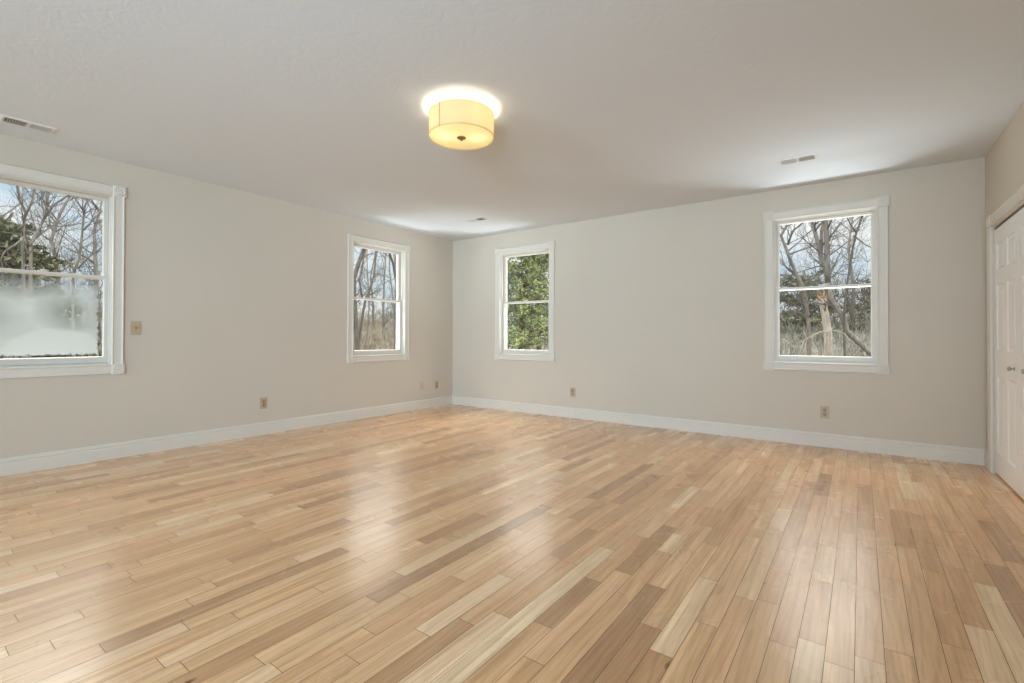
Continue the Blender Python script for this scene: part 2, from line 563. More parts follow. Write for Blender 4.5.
def wall_mesh(bm, to_world, u0, u1, z0, z1, holes, thick):
    us = sorted({u0, u1, *[h[0] for h in holes], *[h[1] for h in holes]})
    zs = sorted({z0, z1, *[h[2] for h in holes], *[h[3] for h in holes]})
    cache = {}

    def V(u, w, z):
        k = (round(u, 5), round(w, 5), round(z, 5))
        if k not in cache:
            cache[k] = bm.verts.new(to_world(u, w, z))
        return cache[k]

    def solid(i, j):
        if not (0 <= i < len(us) - 1 and 0 <= j < len(zs) - 1):
            return False
        cu, cz = (us[i] + us[i + 1]) / 2, (zs[j] + zs[j + 1]) / 2
        return not any(h[0] < cu < h[1] and h[2] < cz < h[3] for h in holes)

    for i in range(len(us) - 1):
        for j in range(len(zs) - 1):
            if not solid(i, j):
                continue
            a, b, c, d = us[i], us[i + 1], zs[j], zs[j + 1]
            bm.faces.new((V(a, 0, c), V(b, 0, c), V(b, 0, d), V(a, 0, d)))
            bm.faces.new((V(a, thick, c), V(a, thick, d), V(b, thick, d), V(b, thick, c)))
            if not solid(i - 1, j):
                bm.faces.new((V(a, 0, c), V(a, 0, d), V(a, thick, d), V(a, thick, c)))
            if not solid(i + 1, j):
                bm.faces.new((V(b, 0, c), V(b, thick, c), V(b, thick, d), V(b, 0, d)))
            if not solid(i, j - 1):
                bm.faces.new((V(a, 0, c), V(a, thick, c), V(b, thick, c), V(b, 0, c)))
            if not solid(i, j + 1):
                bm.faces.new((V(a, 0, d), V(b, 0, d), V(b, thick, d), V(a, thick, d)))


def win_hole(c):
    return (c - WIN_W / 2 - HOLE, c + WIN_W / 2 + HOLE, WIN_Z - HOLE, WIN_Z + WIN_H + HOLE)


W1_Y, W2_Y, W3_X, W4_X = -4.436, -1.340, 1.298, 4.657
DOOR_Y0, DOOR_Y1, DOOR_Z = -0.258, -1.645, 1.835      # closet opening

bm = bmesh.new()
wall_mesh(bm, lambda u, w, z: (-w, u, z), YB, 0.0, 0, H, [win_hole(W1_Y), win_hole(W2_Y)], T)
tag(link('wall_left', bm, M['wall']), 'long greige wall holding the fogged window and the brown thicket window', 'wall', kind='structure')
bm = bmesh.new()
wall_mesh(bm, lambda u, w, z: (u, w, z), 0.0, W, 0, H, [win_hole(W3_X), win_hole(W4_X)], T)
tag(link('wall_back', bm, M['wall']), 'greige wall holding the pine window and the window near the closet', 'wall', kind='structure')
bm = bmesh.new()
wall_mesh(bm, lambda u, w, z: (W + w, u, z), YB, 0.0, 0, H, [(DOOR_Y1, DOOR_Y0, -0.001, DOOR_Z)], 0.11)
tag(link('wall_right', bm, M['wall']), 'short greige wall around the white closet doors', 'wall', kind='structure')
bm = bmesh.new()
box(bm, 0, W, YB - 0.12, YB, 0, H)
tag(link('wall_rear', bm, M['wall']), 'greige wall at the far end behind the camera', 'wall', kind='structure')
bm = bmesh.new()
box(bm, -T, W + 0.9, YB - 0.12, T, H, H + 0.14)
tag(link('ceiling', bm, M['ceiling']), 'white textured ceiling over the empty room', 'ceiling', kind='structure')
# closet behind the doors
bm = bmesh.new()
box(bm, W + 0.72, W + 0.8, -2.0, 0.05, 0, H)
box(bm, W + 0.11, W + 0.8, -2.05, -2.0, 0, H)
box(bm, W + 0.11, W + 0.8, 0.05, 0.1, 0, H)
tag(link('wall_closet', bm, M['wall']), 'greige inside walls of the closet behind the bifold doors', 'wall', kind='structure')

# floor: oak strips along y, random lengths
STRIP = 0.0762


def build_floor():
    bm = bmesh.new()
    tone = bm.faces.layers.float.new('tone')
    seed = bm.faces.layers.float.new('seed')
    hue = bm.faces.layers.float.new('hue')
    g = 0.0008
    x = -0.03
    rnd = random.Random(42)
    while x < W + 0.75:
        y = YB - rnd.random() * 1.1
        prev = 0.5
        while y < 0.02:
            L = rnd.choice((0.28, 0.38, 0.46, 0.55, 0.66, 0.8, 0.95, 1.2)) * rnd.uniform(0.85, 1.2)
            y1 = min(y + L, 0.02)
            a = max(y, YB - 0.02)
            if y1 > a + 0.01:
                f = bm.faces.new([bm.verts.new(p) for p in ((x + g, a + g, 0), (x + STRIP - g, a + g, 0), (x + STRIP - g, y1 - g, 0), (x + g, y1 - g, 0))])
                t = rnd.gauss(0.5, 0.15)
                if rnd.random() < 0.10:
                    t = rnd.uniform(0.78, 0.97)
                if rnd.random() < 0.08:
                    t = rnd.uniform(0.08, 0.22)
                f[tone] = min(max(t, 0.0), 1.0)
                f[seed] = rnd.random()
                f[hue] = rnd.random()
                f.material_index = 0
            y = y1
        x += STRIP
    # subfloor that shows in the seams
    f = bm.faces.new([bm.verts.new(p) for p in ((-0.05, YB - 0.1, -0.0012), (W + 0.8, YB - 0.1, -0.0012), (W + 0.8, 0.05, -0.0012), (-0.05, 0.05, -0.0012))])
    f.material_index = 1
    box(bm, -0.05, W + 0.8, YB - 0.1, 0.05, -0.2, -0.002)
    for q in bm.faces:
        if q.calc_center_median().z < -0.001:
            q.material_index = 1
    return link('floor', bm, [M['floor'], M['seam']])


tag(build_floor(), 'light oak strip floor with a satin sheen', 'floor', kind='structure')

# baseboards
BB = [(0, 0), (0, 0.015), (0.088, 0.015), (0.092, 0.0125), (0.098, 0.0125), (0.102, 0.0145), (0.107, 0.0145),
      (0.112, 0.010), (0.120, 0.0085), (0.124, 0.005), (0.127, 0.004), (0.127, 0)]
for nm, a, b, nd, lb in (
        ('baseboard_left', (0, YB, 0), (0, 0, 0), (1, 0, 0), 'white moulded baseboard under the fogged window wall'),
        ('baseboard_back', (0, 0, 0), (W, 0, 0), (0, -1, 0), 'white moulded baseboard running from the room corner to the closet'),
        ('baseboard_right', (W, 0, 0), (W, -0.157, 0), (-1, 0, 0), 'stub of white baseboard between room corner and closet casing'),
        ('baseboard_rear', (0, YB, 0), (W, YB, 0), (0, 1, 0), 'white baseboard at the far end behind the camera')):
    bm = bmesh.new()
    sweep(bm, BB, a, b, nd, (0, 0, 1))
    tag(link(nm, bm, M['trim']), lb, 'baseboard', kind='structure')

# ------------------------------------------------------------------ windows
CP = [(0, 0), (0, 0.012), (0.002, 0.016), (0.006, 0.018), (0.010, 0.017), (0.013, 0.0135), (0.016, 0.0125), (0.030, 0.0128), (0.050, 0.0128),
      (0.063, 0.0125), (0.066, 0.0135), (0.069, 0.017), (0.073, 0.018), (0.077, 0.016), (0.080, 0.011), (0.080, 0)]
CW = 0.080


def corner_block(parent, cu, cz, name='corner_block', size=CAS):
    bm = bmesh.new()
    s = size / 2
    box(bm, cu - s, cu + s, -0.020, 0.0, cz - s, cz + s, 0.002)
    # turned rosette: two raised rings and a button
    lathe(bm, [(0.036, 0.0), (0.036, 0.002), (0.033, 0.0045), (0.030, 0.002), (0.024, 0.0006), (0.019, 0.002), (0.0165, 0.004), (0.014, 0.002),
               (0.010, 0.0012), (0.008, 0.004), (0.004, 0.006), (0.0, 0.0065)], (cu, -0.0198, cz), (0, -1, 0), (1, 0, 0), 28)
    return link(name, bm, M['trim'], parent, smooth=True)


def frame_bm(x0, x1, z0, z1, y0, y1, l, r, b, t, bevel=0.004):
    """one rectangular sash frame with sloped glazing beads"""
    bm = bmesh.new()
    o = [(x0, z0), (x1, z0), (x1, z1), (x0, z1)]
    i0 = [(x0 + l, z0 + b), (x1 - r, z0 + b), (x1 - r, z1 - t), (x0 + l, z1 - t)]
    k = 0.006
    ins = [(x0 + l - k, z0 + b - k), (x1 - r + k, z0 + b - k), (x1 - r + k, z1 - t + k), (x0 + l - k, z1 - t + k)]
    ym = (y0 + y1) / 2
    rings = []
    for pts, y in ((o, y1), (o, y0 + 0.002), ([(x0 + .002, z0 + .002), (x1 - .002, z0 + .002), (x1 - .002, z1 - .002), (x0 + .002, z1 - .002)], y0), (ins, y0), (i0, ym - 0.003), (i0, ym + 0.003), (ins, y1)):
        rings.append([bm.verts.new((p[0], y, p[1])) for p in pts])
    for A, B in zip(rings, rings[1:] + rings[:1]):
        for q in range(4):
            bm.faces.new((A[q], A[(q + 1) % 4], B[(q + 1) % 4], B[q]))
    return bm, (i0[0][0], i0[1][0], i0[0][1], i0[2][1], ym)


def make_window(name, loc, rotz, label, fogged=False):
    root = tag(empty(name, loc, rotz), label, 'window', kind='structure')
    hw, z0, z1 = WIN_W / 2, 0.0, WIN_H      # local z=0 at the bottom of the clear opening
    # casing: four straight fluted boards between corner blocks
    for a, b, t, nm in (((-hw - CW, 0, z0), (-hw - CW, 0, z1), (1, 0, 0), 'side_casing'), ((hw, 0, z0), (hw, 0, z1), (1, 0, 0), 'side_casing'),
                        ((-hw, 0, z1), (hw, 0, z1), (0, 0, 1), 'head_casing'), ((-hw, 0, z0 - CW), (hw, 0, z0 - CW), (0, 0, 1), 'bottom_casing')):
        bm = bmesh.new()
        sweep(bm, CP, a, b, (0, -1, 0), t)
        link(nm, bm, M['trim'], root, smooth=True)
    for sx in (-1, 1):
        for zc in (z0 - CAS / 2, z1 + CAS / 2):
            corner_block(root, sx * (hw + CAS / 2), zc)
    # jamb liner
    bm = bmesh.new()
    rv = 0.005
    for x0, x1, za, zb in ((-hw - HOLE + .0005, -hw + rv, z0 - HOLE + .0005, z1 + HOLE - .0005), (hw - rv, hw + HOLE - .0005, z0 - HOLE + .0005, z1 + HOLE - .0005),
                           (-hw + rv, hw - rv, z0 - HOLE + .0005, z0 + rv), (-hw + rv, hw - rv, z1 - rv, z1 + HOLE - .0005)):
        box(bm, x0, x1, 0.001, T, za, zb)
    i = hw - rv
    # interior stop, parting stop and blind stop as thin strips on the liner
    for y0, y1, d in ((0.022, 0.038, 0.008), (0.112, 0.126, 0.012)):
        box(bm, -i, -i + d, y0, y1, z0 + rv, z1 - rv, 0.001)
        box(bm, i - d, i, y0, y1, z0 + rv, z1 - rv, 0.001)
        box(bm, -i + d, i - d, y0, y1, z1 - rv - d, z1 - rv, 0.001)
    box(bm, -i, i, 0.02, 0.135, z0 + rv, z0 + rv + 0.004)
    link('jamb', bm, M['vinyl'], root)
    # sloped sill outside
    bm = bmesh.new()
    sweep(bm, [(-0.035, 0), (0.0, 0), (0.004, 0.0), (-0.006, 0.06), (-0.035, 0.06)], (-hw - 0.03, T, z0 + rv), (hw + 0.03, T, z0 + rv), (0, 1, 0), (0, 0, 1))
    link('sill', bm, M['vinyl'], root)
    # sashes
    zb, zt, zm = z0 + rv + 0.005, z1 - rv - 0.001, 0.704
    bm, g = frame_bm(-i + .001, i - .001, zb, zm + 0.012, 0.040, 0.071, 0.037, 0.037, 0.053, 0.026)
    low = link('lower_sash', bm, M['vinyl'], root)
    bm = bmesh.new()
    box(bm, g[0] - .001, g[1] + .001, g[4] - .002, g[4] + .002, g[2] - .001, g[3] + .001)
    gp = link('glass_pane', bm, [M['glass'], M['fog']] if fogged else M['glass'], low)
    if fogged:
        # the milky film lies on one face of the pane only
        for fp in gp.data.polygons:
            fp.material_index = 1 if fp.normal.y < -0.9 else 0
        gp['label'] = 'pane clouded by milky condensation with a clear ragged edge'
    bm, g = frame_bm(-i + .001, i - .001, zm - 0.014, zt, 0.075, 0.106, 0.036, 0.036, 0.028, 0.034)
    upp = link('upper_sash', bm, M['vinyl'], root)
    bm = bmesh.new()
    box(bm, g[0] - .001, g[1] + .001, g[4] - .002, g[4] + .002, g[2] - .001, g[3] + .001)
    link('glass_pane', bm, M['glass'], upp)
    # cam lock and tilt latches on the meeting rail
    bm = bmesh.new()
    box(bm, -0.026, 0.026, 0.046, 0.068, zm + 0.012, zm + 0.017, 0.0015)
    lathe(bm, [(0.0, 0), (0.011, 0), (0.011, 0.009), (0.008, 0.012), (0, 0.012)], (0, 0.057, zm + 0.016), (0, 0, 1), (1, 0, 0), 16)
    box(bm, -0.004, 0.034, 0.043, 0.052, zm + 0.019, zm + 0.026, 0.002)
    link('sash_lock', bm, M['vinyl'], low)
    for s in (-1, 1):
        bm = bmesh.new()
        xx = s * (i - 0.028)
        box(bm, xx - 0.020, xx + 0.020, 0.048, 0.064, zm + 0.012, zm + 0.016, 0.001)
        box(bm, xx - 0.006, xx + 0.006, 0.049, 0.063, zm + 0.016, zm + 0.022, 0.001)
        link('tilt_latch', bm, M['vinyl'], low)
    return root


R90 = math.pi / 2
make_window('window_1', (0, W1_Y, WIN_Z), R90, 'white sash window whose lower pane is fogged, cut by the picture edge', True)
make_window('window_2', (0, W2_Y, WIN_Z), R90, 'white sash window looking on bare trees above a tan thicket')
make_window('window_3', (W3_X, 0, WIN_Z), 0, 'white sash window filled by a green pine')
make_window('window_4', (W4_X, 0, WIN_Z), 0, 'white sash window near the closet, showing a leaning bare tree')

# ------------------------------------------------------------------ closet casing and bifold doors
CCW = 0.085
CCB = 0.098


def closet():
    root = tag(empty('trim_1', (W, DOOR_Y0, 0), -R90), 'white fluted casing with corner blocks around the closet doors', 'door casing', kind='structure')
    # local x runs along -y of the room, local -y points into the room
    w = DOOR_Y0 - DOOR_Y1
    prof = [(a * CCW / CW, b) for a, b in CP]
    for a, b, t, nm in (((-CCW, 0, 0), (-CCW, 0, DOOR_Z), (1, 0, 0), 'side_casing'), ((w, 0, 0), (w, 0, DOOR_Z), (1, 0, 0), 'side_casing'),
                        ((0, 0, DOOR_Z), (w, 0, DOOR_Z), (0, 0, 1), 'head_casing')):
        bm = bmesh.new()
        sweep(bm, prof, a, b, (0, -1, 0), t)
        link(nm, bm, M['trim'], root, smooth=True)
    for cx in (-CCB / 2 + 0.004, w + CCB / 2 - 0.004):
        corner_block(root, cx, DOOR_Z + CCB / 2 - 0.002, size=CCB - 0.004)
    bm = bmesh.new()
    box(bm, -0.004, 0.012, 0.042, 0.11, 0, DOOR_Z)
    box(bm, -0.004, 0.003, 0.001, 0.042, 0, DOOR_Z)
    box(bm, w - 0.012, w + 0.004, 0.042, 0.11, 0, DOOR_Z)
    box(bm, 0.012, w - 0.012, 0.001, 0.11, DOOR_Z - 0.012, DOOR_Z + 0.004)
    link('jamb', bm, M['trim'], root)
    bm = bmesh.new()
    box(bm, 0.014, w - 0.014, 0.012, 0.036, DOOR_Z - 0.028, DOOR_Z - 0.0125)
    tag(link('door_track', bm, M['track'], root), 'dark metal door track')


closet()


def panel_leaf(name, y_start, width, knob_from_start, label):
    """moulded six-panel bifold leaf; local x along -y of the room, front at local y=0 facing the room"""
    root = tag(empty(name, (W + 0.005, y_start, 0.014), -R90), label, 'closet door', kind='structure')
    h = DOOR_Z - 0.014 - 0.034
    bm = bmesh.new()
    # panel grid: two columns, three rows
    st, mid = 0.080, 0.085
    cw = (width - 2 * st - mid) / 2
    xs = [(st, st + cw), (st + cw + mid, width - st)]
    zs = [(0.15, 0.71), (0.90, 1.38), (1.487, 1.676)]
    ub = sorted({0.0, width, *[v for a in xs for v in a]})
    zb = sorted({0.0, h, *[v for a in zs for v in a]})
    cache = {}

    def V(x, y, z):
        k = (round(x, 5), round(y, 5), round(z, 5))
        if k not in cache:
            cache[k] = bm.verts.new((x, y, z))
        return cache[k]

    for i in range(len(ub) - 1):
        for j in range(len(zb) - 1):
            a, b, c, d = ub[i], ub[i + 1], zb[j], zb[j + 1]
            is_p = any(abs(a - p[0]) < 1e-6 for p in xs) and any(abs(c - p[0]) < 1e-6 for p in zs)
            if not is_p:
                bm.faces.new((V(a, 0, c), V(b, 0, c), V(b, 0, d), V(a, 0, d)))
            else:
                rings = []
                for ins, dep in ((0, 0), (0.005, 0.006), (0.014, 0.0095), (0.022, 0.0095), (0.040, 0.003), (0.044, 0.0025)):
                    rings.append([V(a + ins, dep, c + ins), V(b - ins, dep, c + ins), V(b - ins, dep, d - ins), V(a + ins, dep, d - ins)])
                for A, B in zip(rings, rings[1:]):
                    for q in range(4):
                        bm.faces.new((A[q], A[(q + 1) % 4], B[(q + 1) % 4], B[q]))
                bm.faces.new(rings[-1])
    t = 0.034
    bk = [V(0, t, 0), V(width, t, 0), V(width, t, h), V(0, t, h)]
    bm.faces.new(bk)
    bot = [V(u, 0, 0) for u in ub]
    top = [V(u, 0, h) for u in ub]
    lft = [V(0, 0, z) for z in zb]
    rgt = [V(width, 0, z) for z in zb]
    bm.faces.new(bot + [bk[1], bk[0]])
    bm.faces.new(top + [bk[2], bk[3]])
    bm.faces.new(lft + [bk[3], bk[0]])
    bm.faces.new(rgt + [bk[2], bk[1]])
    link('door_panel', bm, M['door'], root)
    kz, kx = 0.805 - 0.014, knob_from_start
    bm = bmesh.new()
    lathe(bm, [(0.0, 0), (0.012, 0), (0.0125, 0.002), (0.008, 0.004), (0.0052, 0.007), (0.005, 0.014), (0.008, 0.018), (0.013, 0.021), (0.0148, 0.025),
               (0.014, 0.030), (0.009, 0.033), (0.0, 0.034)], (kx, 0.0, kz), (0, -1, 0), (1, 0, 0), 24)
    tag(link('knob', bm, M['nickel'], root, smooth=True), 'brushed metal knob')
    return root


LEAF = (DOOR_Y0 - DOOR_Y1 - 0.030 - 0.003) / 2
panel_leaf('door_1', DOOR_Y0 - 0.015, LEAF, LEAF - 0.11, 'white panelled closet door hung beside the room corner')
panel_leaf('door_2', DOOR_Y0 - 0.018 - LEAF, LEAF, 0.225, 'white panelled closet door mostly cut off by the picture edge')


# ------------------------------------------------------------------ plates on the walls
def plate_bm(w=0.070, h=0.114):
    bm = bmesh.new()
    box(bm, -w / 2, w / 2, -0.006, 0.0, 0, h, 0.0025)
    return bm


def screw(parent, x, z):
    bm = bmesh.new()
    lathe(bm, [(0.0035, 0), (0.0035, 0.0008), (0.002, 0.0014), (0, 0.0014)], (x, -0.006, z), (0, -1, 0), (1, 0, 0), 12)
    link('screw', bm, M['screw'], parent)


def outlet(loc, rotz, label):
    root = tag(empty('wall_outlet', loc, rotz), label, 'outlet', 'almond duplex outlets')
    link('cover_plate', plate_bm(), M['almond'], root)
    for zc in (0.0375, 0.0765):
        bm = bmesh.new()
        lathe(bm, [(0.0165, 0), (0.0165, 0.0015), (0.0155, 0.0025), (0, 0.0025)], (0, -0.006, zc), (0, -1, 0), (1, 0, 0), 20)
        r = link('receptacle', bm, M['almond_dark'], root)
        for x0, x1, za, zb in ((-0.0075, -0.0050, zc - 0.002, zc + 0.008), (0.0050, 0.0075, zc - 0.001, zc + 0.007), (-0.0025, 0.0025, zc - 0.010, zc - 0.005)):
            bm = bmesh.new()
            box(bm, x0, x1, -0.0089, -0.0080, za, zb)
            link('slot', bm, M['slot'], r)
    screw(root, 0, 0.057)
    return root


outlet((0, -2.803, 0.262), R90, 'almond duplex outlet low on the wall, midway between fogged window and thicket window')
outlet((0, -0.331, 0.255), R90, 'almond duplex outlet closest to the room corner')
outlet((2.043, 0, 0.261), 0, 'almond duplex outlet low on the wall beside the pine window')
outlet((4.672, 0, 0.263), 0, 'almond duplex outlet under the window near the closet')

jk = tag(empty('wall_jack', (0, -0.615, 0.266), R90), 'pale single-jack wall plate a hand from the corner outlet', 'wall jack')
link('cover_plate', plate_bm(), M['almond_pale'], jk)
bm = bmesh.new()
lathe(bm, [(0.009, 0), (0.009, 0.002), (0.006, 0.004), (0.0055, 0.009), (0.0, 0.009)], (0, -0.006, 0.057), (0, -1, 0), (1, 0, 0), 14)
link('jack_socket', bm, M['almond_dark'], jk)
screw(jk, 0, 0.015)
screw(jk, 0, 0.099)

sw = tag(empty('light_switch', (0, -3.873, 1.012), R90), 'almond toggle switch beside the fogged window', 'light switch')
link('cover_plate', plate_bm(), M['almond'], sw)
bm = bmesh.new()
box(bm, -0.006, 0.006, -0.0072, -0.005, 0.044, 0.070, 0.0005)
link('toggle_collar', bm, M['almond_dark'], sw)
bm = bmesh.new()
sweep(bm, [(-0.004, 0), (0.004, 0), (0.010, 0.011), (0.004, 0.013)], (-0.004, -0.0065, 0.057), (0.004, -0.0065, 0.057), (0, -1, 0), (0, 0, 1))
link('toggle', bm, M['almond_dark'], sw)
screw(sw, 0, 0.027)
screw(sw, 0, 0.087)


# ------------------------------------------------------------------ ceiling vents
def vent(loc, rotz, label):
    """two-bank stamped register, long side on local x"""
    root = tag(empty('ceiling_vent', loc, rotz), label, 'ceiling vent', 'white ceiling vents')
    L, B = 0.272, 0.140
    li, bi = 0.116, 0.053          # half opening
    bm = bmesh.new()
    o0 = [(-L / 2, -B / 2), (L / 2, -B / 2), (L / 2, B / 2), (-L / 2, B / 2)]
    o1 = [(-L / 2 + .012, -B / 2 + .012), (L / 2 - .012, -B / 2 + .012), (L / 2 - .012, B / 2 - .012), (-L / 2 + .012, B / 2 - .012)]
    i0 = [(-li, -bi), (li, -bi), (li, bi), (-li, bi)]
    rings = []
    for pts, z in ((o0, -0.0005), (o0, -0.003), (o1, -0.009), (i0, -0.009), (i0, -0.0005)):
        rings.append([bm.verts.new((p[0], p[1], z)) for p in pts])
    for A, Bq in zip(rings, rings[1:]):
        for q in range(4):
            bm.faces.new((A[q], A[(q + 1) % 4], Bq[(q + 1) % 4], Bq[q]))
    box(bm, -0.007, 0.007, -bi, bi, -0.009, -0.001)
    link('vent_frame', bm, M['vent'], root)
    bm = bmesh.new()
    box(bm, -li, li, -bi, bi, -0.0064, -0.0008)  # black sheet close behind the blades stands for the shade inside the duct
    link('duct_shade', bm, M['duct'], root)
    for s, (xa, xb) in ((1, (-li, -0.007)), (-1, (0.007, li))):
        bm = bmesh.new()
        nn = 9
        for k in range(nn):
            xc = xa + (xb - xa) * (k + 0.5) / nn
            # stamped louvre blade; the two banks are pressed to face opposite ways
            w_ = (xb - xa) / nn * (0.20 if s < 0 else 0.26)  # narrower blades bare more black, so one bank looks shaded by its tilt
            zt_ = (-0.0066, -0.0078) if s < 0 else (-0.0078, -0.0066)
            v = [bm.verts.new(p) for p in ((xc - w_, -bi, zt_[0]), (xc + w_, -bi, zt_[1]), (xc + w_, bi, zt_[1]), (xc - w_, bi, zt_[0]),
                                           (xc - w_, -bi, -0.0062), (xc + w_, -bi, -0.0062), (xc + w_, bi, -0.0062), (xc - w_, bi, -0.0062))]
            for q in ((0, 1, 2, 3), (7, 6, 5, 4), (0, 4, 5, 1), (1, 5, 6, 2), (2, 6, 7, 3), (3, 7, 4, 0)):
                bm.faces.new([v[t] for t in q])
        lb = link('louver_bank', bm, M['vent'], root)
    for x in (-L / 2 + 0.018, L / 2 - 0.018):
        bm = bmesh.new()
        lathe(bm, [(0.0035, 0), (0.0035, 0.001), (0, 0.0016)], (x, 0, -0.0088), (0, 0, -1), (1, 0, 0), 10)
        link('screw', bm, M['screw'], root)
    return root


vent((0.372, -4.585, H), -R90, 'white two-bank ceiling vent above the fogged window')
vent((1.160, -0.815, H), 0, 'small white ceiling vent above the pine window by the room corner')
vent((4.535, -0.812, H), 0, 'white two-bank ceiling vent above the window near the closet')


# ------------------------------------------------------------------ drum light
def drum_light():
    LX, LY, R, ZB, ZT = 2.9168, -3.0273, 0.2022, 2.253, 2.400
    root = tag(empty('ceiling_light', (LX, LY, H)), 'lit cream drum ceiling light with a brass button at its centre', 'ceiling light')
    zb, zt = ZB - H, ZT - H
    bm = bmesh.new()
    lathe(bm, [(R - 0.0015, zb), (R, zb), (R, zt), (R - 0.0015, zt), (R - 0.0015, zb)], (0, 0, 0), (0, 0, 1), (1, 0, 0), 72)
    sh = link('shade', bm, M['shade'], root, smooth=True)
    for z in (zb + 0.0025, zt - 0.0025):
        bm = bmesh.new()
        lathe(bm, [(R + 0.0002, z - 0.0025), (R + 0.0016, z - 0.0015), (R + 0.0016, z + 0.0015), (R + 0.0002, z + 0.0025)], (0, 0, 0), (0, 0, 1), (1, 0, 0), 72)
        link('rim_trim', bm, M['shade'], sh, smooth=True)
    # glued seam of the fabric
    bm = bmesh.new()
    a = math.radians(272)
    box(bm, -0.0018, 0.0018, -R - 0.0022, -R + 0.0002, zb, zt)
    bmesh.ops.rotate(bm, cent=(0, 0, 0), matrix=Matrix.Rotation(a + R90, 3, 'Z'), verts=bm.verts)
    link('seam', bm, M['shade_seam'], sh)
    # diffuser, very slightly dished
    bm = bmesh.new()
    lathe(bm, [(0.0, zb + 0.004), (0.10, zb + 0.0045), (R - 0.003, zb + 0.007), (R - 0.003, zb + 0.010), (0.10, zb + 0.0075), (0.0, zb + 0.007)], (0, 0, 0), (0, 0, 1), (1, 0, 0), 72)
    link('diffuser', bm, M['diffuser'], root, smooth=True)
    bm = bmesh.new()
    lathe(bm, [(0.0, 0.0), (0.026, 0.0), (0.029, -0.003), (0.027, -0.007), (0.015, -0.010), (0.007, -0.013), (0.007, -0.018), (0.004, -0.022), (0, -0.023)],
          (0, 0, zb + 0.003), (0, 0, 1), (1, 0, 0), 32)
    tag(link('finial', bm, M['bronze'], root, smooth=True), 'dark brass button under the diffuser')
    bm = bmesh.new()
    lathe(bm, [(0.0, 0.0), (0.085, 0.0), (0.085, -0.012), (0.075, -0.022), (0.0, -0.022)], (0, 0, -0.0005), (0, 0, 1), (1, 0, 0), 40)
    link('mounting_pan', bm, M['vent'], root, smooth=True)
    bm = bmesh.new()
    lathe(bm, [(0.0, -0.02), (0.005, -0.02), (0.005, zb + 0.004), (0, zb + 0.004)], (0, 0, 0), (0, 0, 1), (1, 0, 0), 12)
    link('stem', bm, M['bronze'], root, smooth=True)
    for k, (bx, by) in enumerate(((-0.072, -0.068), (0.072, 0.068))):
        bm = bmesh.new()
        lathe(bm, [(0.0, -0.038), (0.012, -0.036), (0.022, -0.026), (0.027, -0.012), (0.024, 0.004), (0.014, 0.022), (0.013, 0.036), (0.0, 0.036)],
              (bx, by, -0.118), (0, 0, 1), (1, 0, 0), 20)
        bl = link('bulb', bm, M['bulb'], root, smooth=True)
        ld = bpy.data.lights.new('bulb_glow', 'POINT')
        ld.energy = 3.7
        ld.color = (1.0, 0.89, 0.72)
        ld.shadow_soft_size = 0.03
        lo = bpy.data.objects.new('bulb_glow', ld)
        COL.objects.link(lo)
        lo.parent = root
        lo.location = (bx, by, -0.128)
    return root


drum_light()


# ------------------------------------------------------------------ outdoors
def ground_z(x, y):
    d = max(-x, y, 0.0)
    return -1.7 + 0.135 * min(max(0.0, d - 2.5), 23.0) + 0.25 * mnoise.noise(Vector((x * 0.12, y * 0.12, 0.3)))


M['ground'] = noise_color(principled('leaf_litter', (0.3, 0.24, 0.17), 0.95, 0.05), 1.4, (0.09, 0.085, 0.07), (0.17, 0.16, 0.13), 0.3, 0.7, 8)
M['bark'] = noise_color(principled('grey_bark', (0.24, 0.21, 0.18), 0.9, 0.1), 6, (0.065, 0.06, 0.055), (0.15, 0.14, 0.127), 0.3, 0.7, 6, (4, 4, 1))
M['bark_dark'] = noise_color(principled('dark_bark', (0.12, 0.10, 0.09), 0.9, 0.1), 6, (0.035, 0.032, 0.03), (0.085, 0.078, 0.072), 0.3, 0.7, 6, (4, 4, 1))
M['bark_pale'] = noise_color(principled('pale_bark', (0.42, 0.38, 0.33), 0.9, 0.1), 5, (0.14, 0.125, 0.11), (0.28, 0.255, 0.23), 0.3, 0.7, 6, (4, 4, 1))
M['twig'] = principled('twig_bark', (0.085, 0.08, 0.077), 0.9, 0.1)
M['twig_tan'] = noise_color(principled('dry_brush_stem', (0.36, 0.31, 0.23), 0.9, 0.1), 5.0, (0.05, 0.045, 0.036), (0.29, 0.26, 0.20), 0.36, 0.64, 2, (1, 1, 0.12))
M['twig_grey'] = noise_color(principled('grey_brush_stem', (0.12, 0.12, 0.1), 0.9, 0.1), 5.0, (0.055, 0.055, 0.05), (0.27, 0.275, 0.245), 0.36, 0.64, 2, (1, 1, 0.12))
M['split_wood'] = principled('fresh_split_wood', (0.36, 0.19, 0.09), 0.8, 0.1)
M['needle'] = noise_color(principled('yellow_green_needles', (0.3, 0.36, 0.14), 0.8, 0.1), 1.6, (0.09, 0.12, 0.05), (0.21, 0.235, 0.11), 0.32, 0.68, 5)
M['needle_olive'] = noise_color(principled('olive_needles', (0.24, 0.26, 0.15), 0.8, 0.1), 1.2, (0.05, 0.057, 0.036), (0.11, 0.115, 0.07), 0.32, 0.68, 5)


def ground():
    bm = bmesh.new()
    x0, x1, y0, y1, st = -70, 30, -30, 80, 2.5
    nx, ny = int((x1 - x0) / st), int((y1 - y0) / st)
    g = [[bm.verts.new((x0 + i * st, y0 + j * st, ground_z(x0 + i * st, y0 + j * st))) for j in range(ny + 1)] for i in range(nx + 1)]
    for i in range(nx):
        for j in range(ny):
            bm.faces.new((g[i][j], g[i + 1][j], g[i + 1][j + 1], g[i][j + 1]))
    return link('ground', bm, M['ground'], smooth=True)


tag(ground(), 'wooded slope covered with pale leaf litter outside', 'ground', kind='structure')


